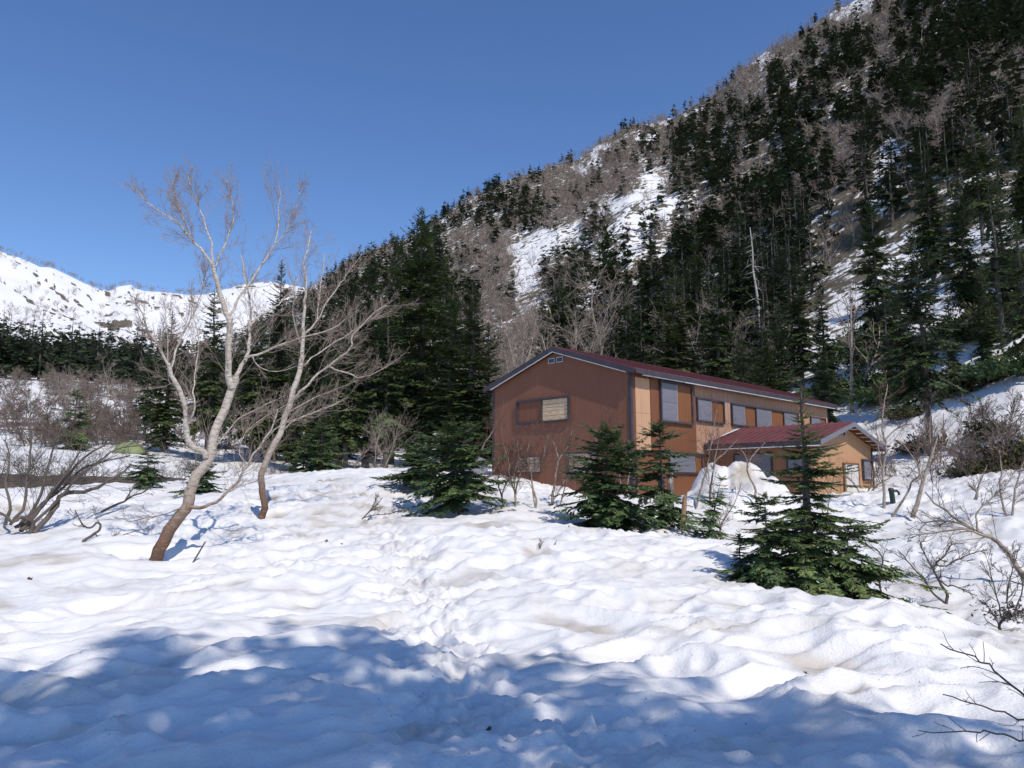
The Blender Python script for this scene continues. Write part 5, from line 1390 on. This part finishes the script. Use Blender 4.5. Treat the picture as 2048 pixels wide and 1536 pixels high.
for i, (u, r, s, lab) in enumerate([(1880, 34, .9, 'bare brush left on the right snow bank'), (1930, 33, .8, 'bare brush in the middle of the right snow bank'), (1985, 36, 1.0, 'bare brush below the scrub near the right edge'), (2030, 33, .9, 'bare brush at the right frame edge'), (2010, 42, 1.1, 'bare brush high on the right snow bank'), (1900, 42, 1.0, 'bare brush behind the large bare trunk'), (1780, 36, .8, 'bare brush behind the annex corner')]):
    p = ground_r(u, r)
    place_tree('bank_brush', lab, 'bush', 'brush on the right bank', BSH[i % 4], (p[0], p[1], float(HS(p[0], p[1])[0]) - .1), i * 1.3, (s, s * .9), ('stems', 'twigs'))

# ------------------------------------------------------------------ small things
M['tent'] = plain('tent_fabric', (0.20, 0.235, 0.10), 0.2, 0.5)
M['tarp'] = plain('slate_blue_sheet', (0.17, 0.185, 0.23), 0.35, 0.6, (3, 3, 3))
M['pipe'] = plain('dark_green_pipe', (0.02, 0.04, 0.038), 0.2, 0.4)
M['rust'] = plain('rusty_red_paint', (0.14, 0.06, 0.045), 0.35, 0.7)
M['pole'] = plain('grey_stick', (0.11, 0.105, 0.10), 0.3, 0.7)
# dome tent across the river
p = ground_r(254, 57)
tv, tf = [], []
for i in range(9):
    for j in range(13):
        a = -math.pi / 2 + math.pi * j / 12; l = (i - 4) / 4
        k = max(0, 1 - abs(l) ** 2.2) ** .6
        tv.append((l * 1.05, math.sin(a) * .75 * (.35 + .65 * k), max(0, math.cos(a)) * .82 * k))
for i in range(8):
    for j in range(12): tf.append((i * 13 + j, (i + 1) * 13 + j, (i + 1) * 13 + j + 1, i * 13 + j + 1))
tent = thing('dome_tent', 'yellow green dome tent on the snow across the river', 'tent', (p[0], p[1], p[2]), .3)
mobj('tent_shell', tv, tf, M['tent'], tent, True)
tb = Tubes()
for sg in (-1, 1):
    tb.add('a', np.array([(math.cos(t) * .95, sg * math.cos(t) * .5, math.sin(t) * .84) for t in np.linspace(0, math.pi, 9)]), [.012] * 9, 5)
link(bpy.data.objects.new('poles', tube_mesh(tb, 'a', 'poles', M['frame'])), tent)
# posts beside the young fir
def post(name, label, u, vtop, r, w_, mat, lean=(0, 0), cut=.06):
    p = ground_r(u, r); z = float(HS(p[0], p[1])[0]) - .15; h = r * float(tanel(u, vtop)) - z
    rs = np.random.RandomState(int(u)); n = 10; v = []; f = []
    for i, t in enumerate(np.linspace(0, 1, 7)):
        for k in range(n):
            a = 2 * math.pi * k / n; rr = w_ * (1 - .12 * t) * (1 + .08 * math.sin(3 * a + u) + rs.normal(0, .03))
            v.append((rr * math.cos(a) + lean[0] * t, rr * math.sin(a) + lean[1] * t, h * t + (cut * math.cos(a) if i == 6 else 0)))
    for i in range(6):
        for k in range(n): f.append((i * n + k, i * n + (k + 1) % n, (i + 1) * n + (k + 1) % n, (i + 1) * n + k))
    f.append(tuple(6 * n + k for k in range(n)))
    o = mobj(name, v, f, mat, None, False, (p[0], p[1], z))
    return tag(o, label, 'post')
post('wooden_post', 'left of two weathered grey posts behind the young fir', 1323, 950, 20.8, .10, M['wood_post'])
post('wooden_post', 'right of two weathered grey posts behind the young fir', 1341, 945, 20.9, .085, M['wood_post'])
post('wooden_post', 'short leaning brown post stub right of the young fir', 1360, 990, 19.6, .065, plain('brown_post_wood', (0.30, 0.19, 0.12), .35, .85, (12, 12, 1)), (.12, 0))
# thin pole by the large birch
b, d = gp(380, 1132)
tb = Tubes(); a0 = px_point(379, 1137, d) - b; a1 = px_point(411, 1083, d) - b
tb.add('a', np.array([a0 - (a1 - a0) * .3, a0, (a0 + a1) / 2, a1]), [.016, .016, .015, .014], 7)
o = bpy.data.objects.new('thin_pole', tube_mesh(tb, 'a', 'thin_pole', M['pole'])); o.location = b; link(o)
tag(o, 'thin grey pole leaning in the snow right of the birch foot', 'pole')
# slate blue sheet leaning at the hut's left corner
c = hut_xy(-.55, 7.45); z = float(HS(c[0], c[1])[0])
v, f = [], []
for i in range(7):
    for j in range(6):
        sx = i / 6; sz = j / 5
        v.append((sx * .95 - .45, .18 * sz + .05 * math.sin(sx * 7 + sz * 3), (-.2 + sz * (.95 - .35 * abs(sx - .55)))))
for i in range(6):
    for j in range(5): f.append((i * 6 + j, (i + 1) * 6 + j, (i + 1) * 6 + j + 1, i * 6 + j + 1))
o = mobj('tarp', v, f, M['tarp'], None, True, (c[0], c[1], z)); o.rotation_euler.z = .15
md = o.modifiers.new('thickness', 'SOLIDIFY'); md.thickness = .03
tag(o, 'slate blue tarp leaning at the left corner of the hut', 'tarp')
# standpipe right of the annex
p = ground_r(1782, 25.5); z = float(HS(p[0], p[1])[0])
sp_ = thing('water_standpipe', 'dark standpipe with curved spout right of the annex', 'pipe', (p[0], p[1], z))
tb = Tubes()
tb.add('a', np.array([(.03, 0, -.3), (.03, 0, .05), (.02, 0, .22), (.0, 0, .36)]), [.075, .075, .075, .07], 10)
tb.add('b', np.array([(.0, 0, .30), (.08, 0, .34), (.16, 0, .35), (.22, 0, .30), (.23, 0, .22)]), [.04, .04, .038, .035, .035], 8)
tb.add('c', np.array([(0, 0, .34), (0, 0, .40), (0, 0, .43)]), [.085, .085, .05], 9)
for k_, nm, mt in (('a', 'pipe', 'pipe'), ('b', 'spout', 'pipe'), ('c', 'cap', 'frame')):
    link(bpy.data.objects.new(nm, tube_mesh(tb, k_, nm, M[mt])), sp_)
# debris on the snow
def crumb(name, label, cat, u, v, s, mat, seed):
    b, d = gp(u, v); rs = np.random.RandomState(seed); n = 22
    P_ = rs.normal(0, .35, (n, 3)) * s; P_[:, 2] = np.abs(P_[:, 2]) * .6; D_ = rs.normal(0, 1, (n, 3)); D_ /= np.linalg.norm(D_, axis=1, keepdims=True); S_ = np.cross(D_, rs.normal(0, 1, (n, 3))); S_ /= np.linalg.norm(S_, axis=1, keepdims=True)
    o = bpy.data.objects.new(name, leaf_mesh(name, P_, D_, S_, np.cross(S_, D_), np.full(n, s * .8), np.full(n, s * .3), rs, mat)); o.location = b + np.array([0, 0, .01]); link(o)
    return tag(o, label, cat)
crumb('dead_leaf', 'red brown dead leaf on the snow at far left', 'leaf', 59, 1163, .045, M['rust'], 1)
crumb('fir_cone', 'dark cone lying on the snow left of the trail', 'cone', 653, 1077, .04, M['twig_grey'], 2)
crumb('bark_flake', 'small dark flake on the snow beside the trail', 'debris', 684, 1085, .025, M['twig_grey'], 3)
crumb('fir_sprig', 'dark fir sprig on the snow in front of the middle young fir', 'debris', 1131, 1056, .09, M['fir_near'], 4)
crumb('fir_sprig', 'withered fir sprig at the snow mound before the gable', 'debris', 1143, 1034, .10, M['twig_grey'], 5)
crumb('bark_flake', 'dark flake in the shaded trampled snow at bottom', 'debris', 978, 1480, .022, M['twig_grey'], 6)
crumb('bark_flake', 'dark flake at the lip of the right hand hollow', 'debris', 1614, 1393, .02, M['twig_grey'], 7)
# brown root clod under the middle firs
o = crumb('root_clod', 'dark brown root clod in the snow between the young firs', 'root', 1290, 1022, .30, M['trunk'], 8)

# ------------------------------------------------------------------ firs behind the viewpoint whose shade lies on the near snow
SHADE = [conifer_meshes(700 + i, 15, [3.3, 2.9, 3.5][i], 7.5, [95, 85, 100][i], 6, 2, M['fir'], True, .26, droop=-16, top=25, shape=[.5, .6, .45][i], gaps=.36) for i in range(3)]
cot = 1 / math.tan(math.radians(SUN_EL)); sdx, sdy = math.sin(math.radians(SUN_AZ - 180)), math.cos(math.radians(SUN_AZ - 180))
for i, (u, v, h, k, wf, lab) in enumerate([
  (-60, 1365, 14, 1, 1.0, 'leftmost'), (230, 1300, 14.5, 3, .8, 'second from the left'), (600, 1262, 15, 5, .75, 'third from the left'), (1000, 1318, 14, 0, .52, 'second from the right'),
  (1230, 1320, 13.5, 1, .38, 'rightmost')]):
    t = ground_px(u, v)
    x, y = t[0] - sdx * cot * h, t[1] - sdy * cot * h
    place_tree('shade_fir', 'tall fir behind the viewpoint shading the near snow, ' + lab, 'tree', 'firs behind the viewpoint', SHADE[k % 3], (x, y, float(H(x, y)) - .1), i * 1.7, (h / 15 * wf, h / 15 * 1.02))
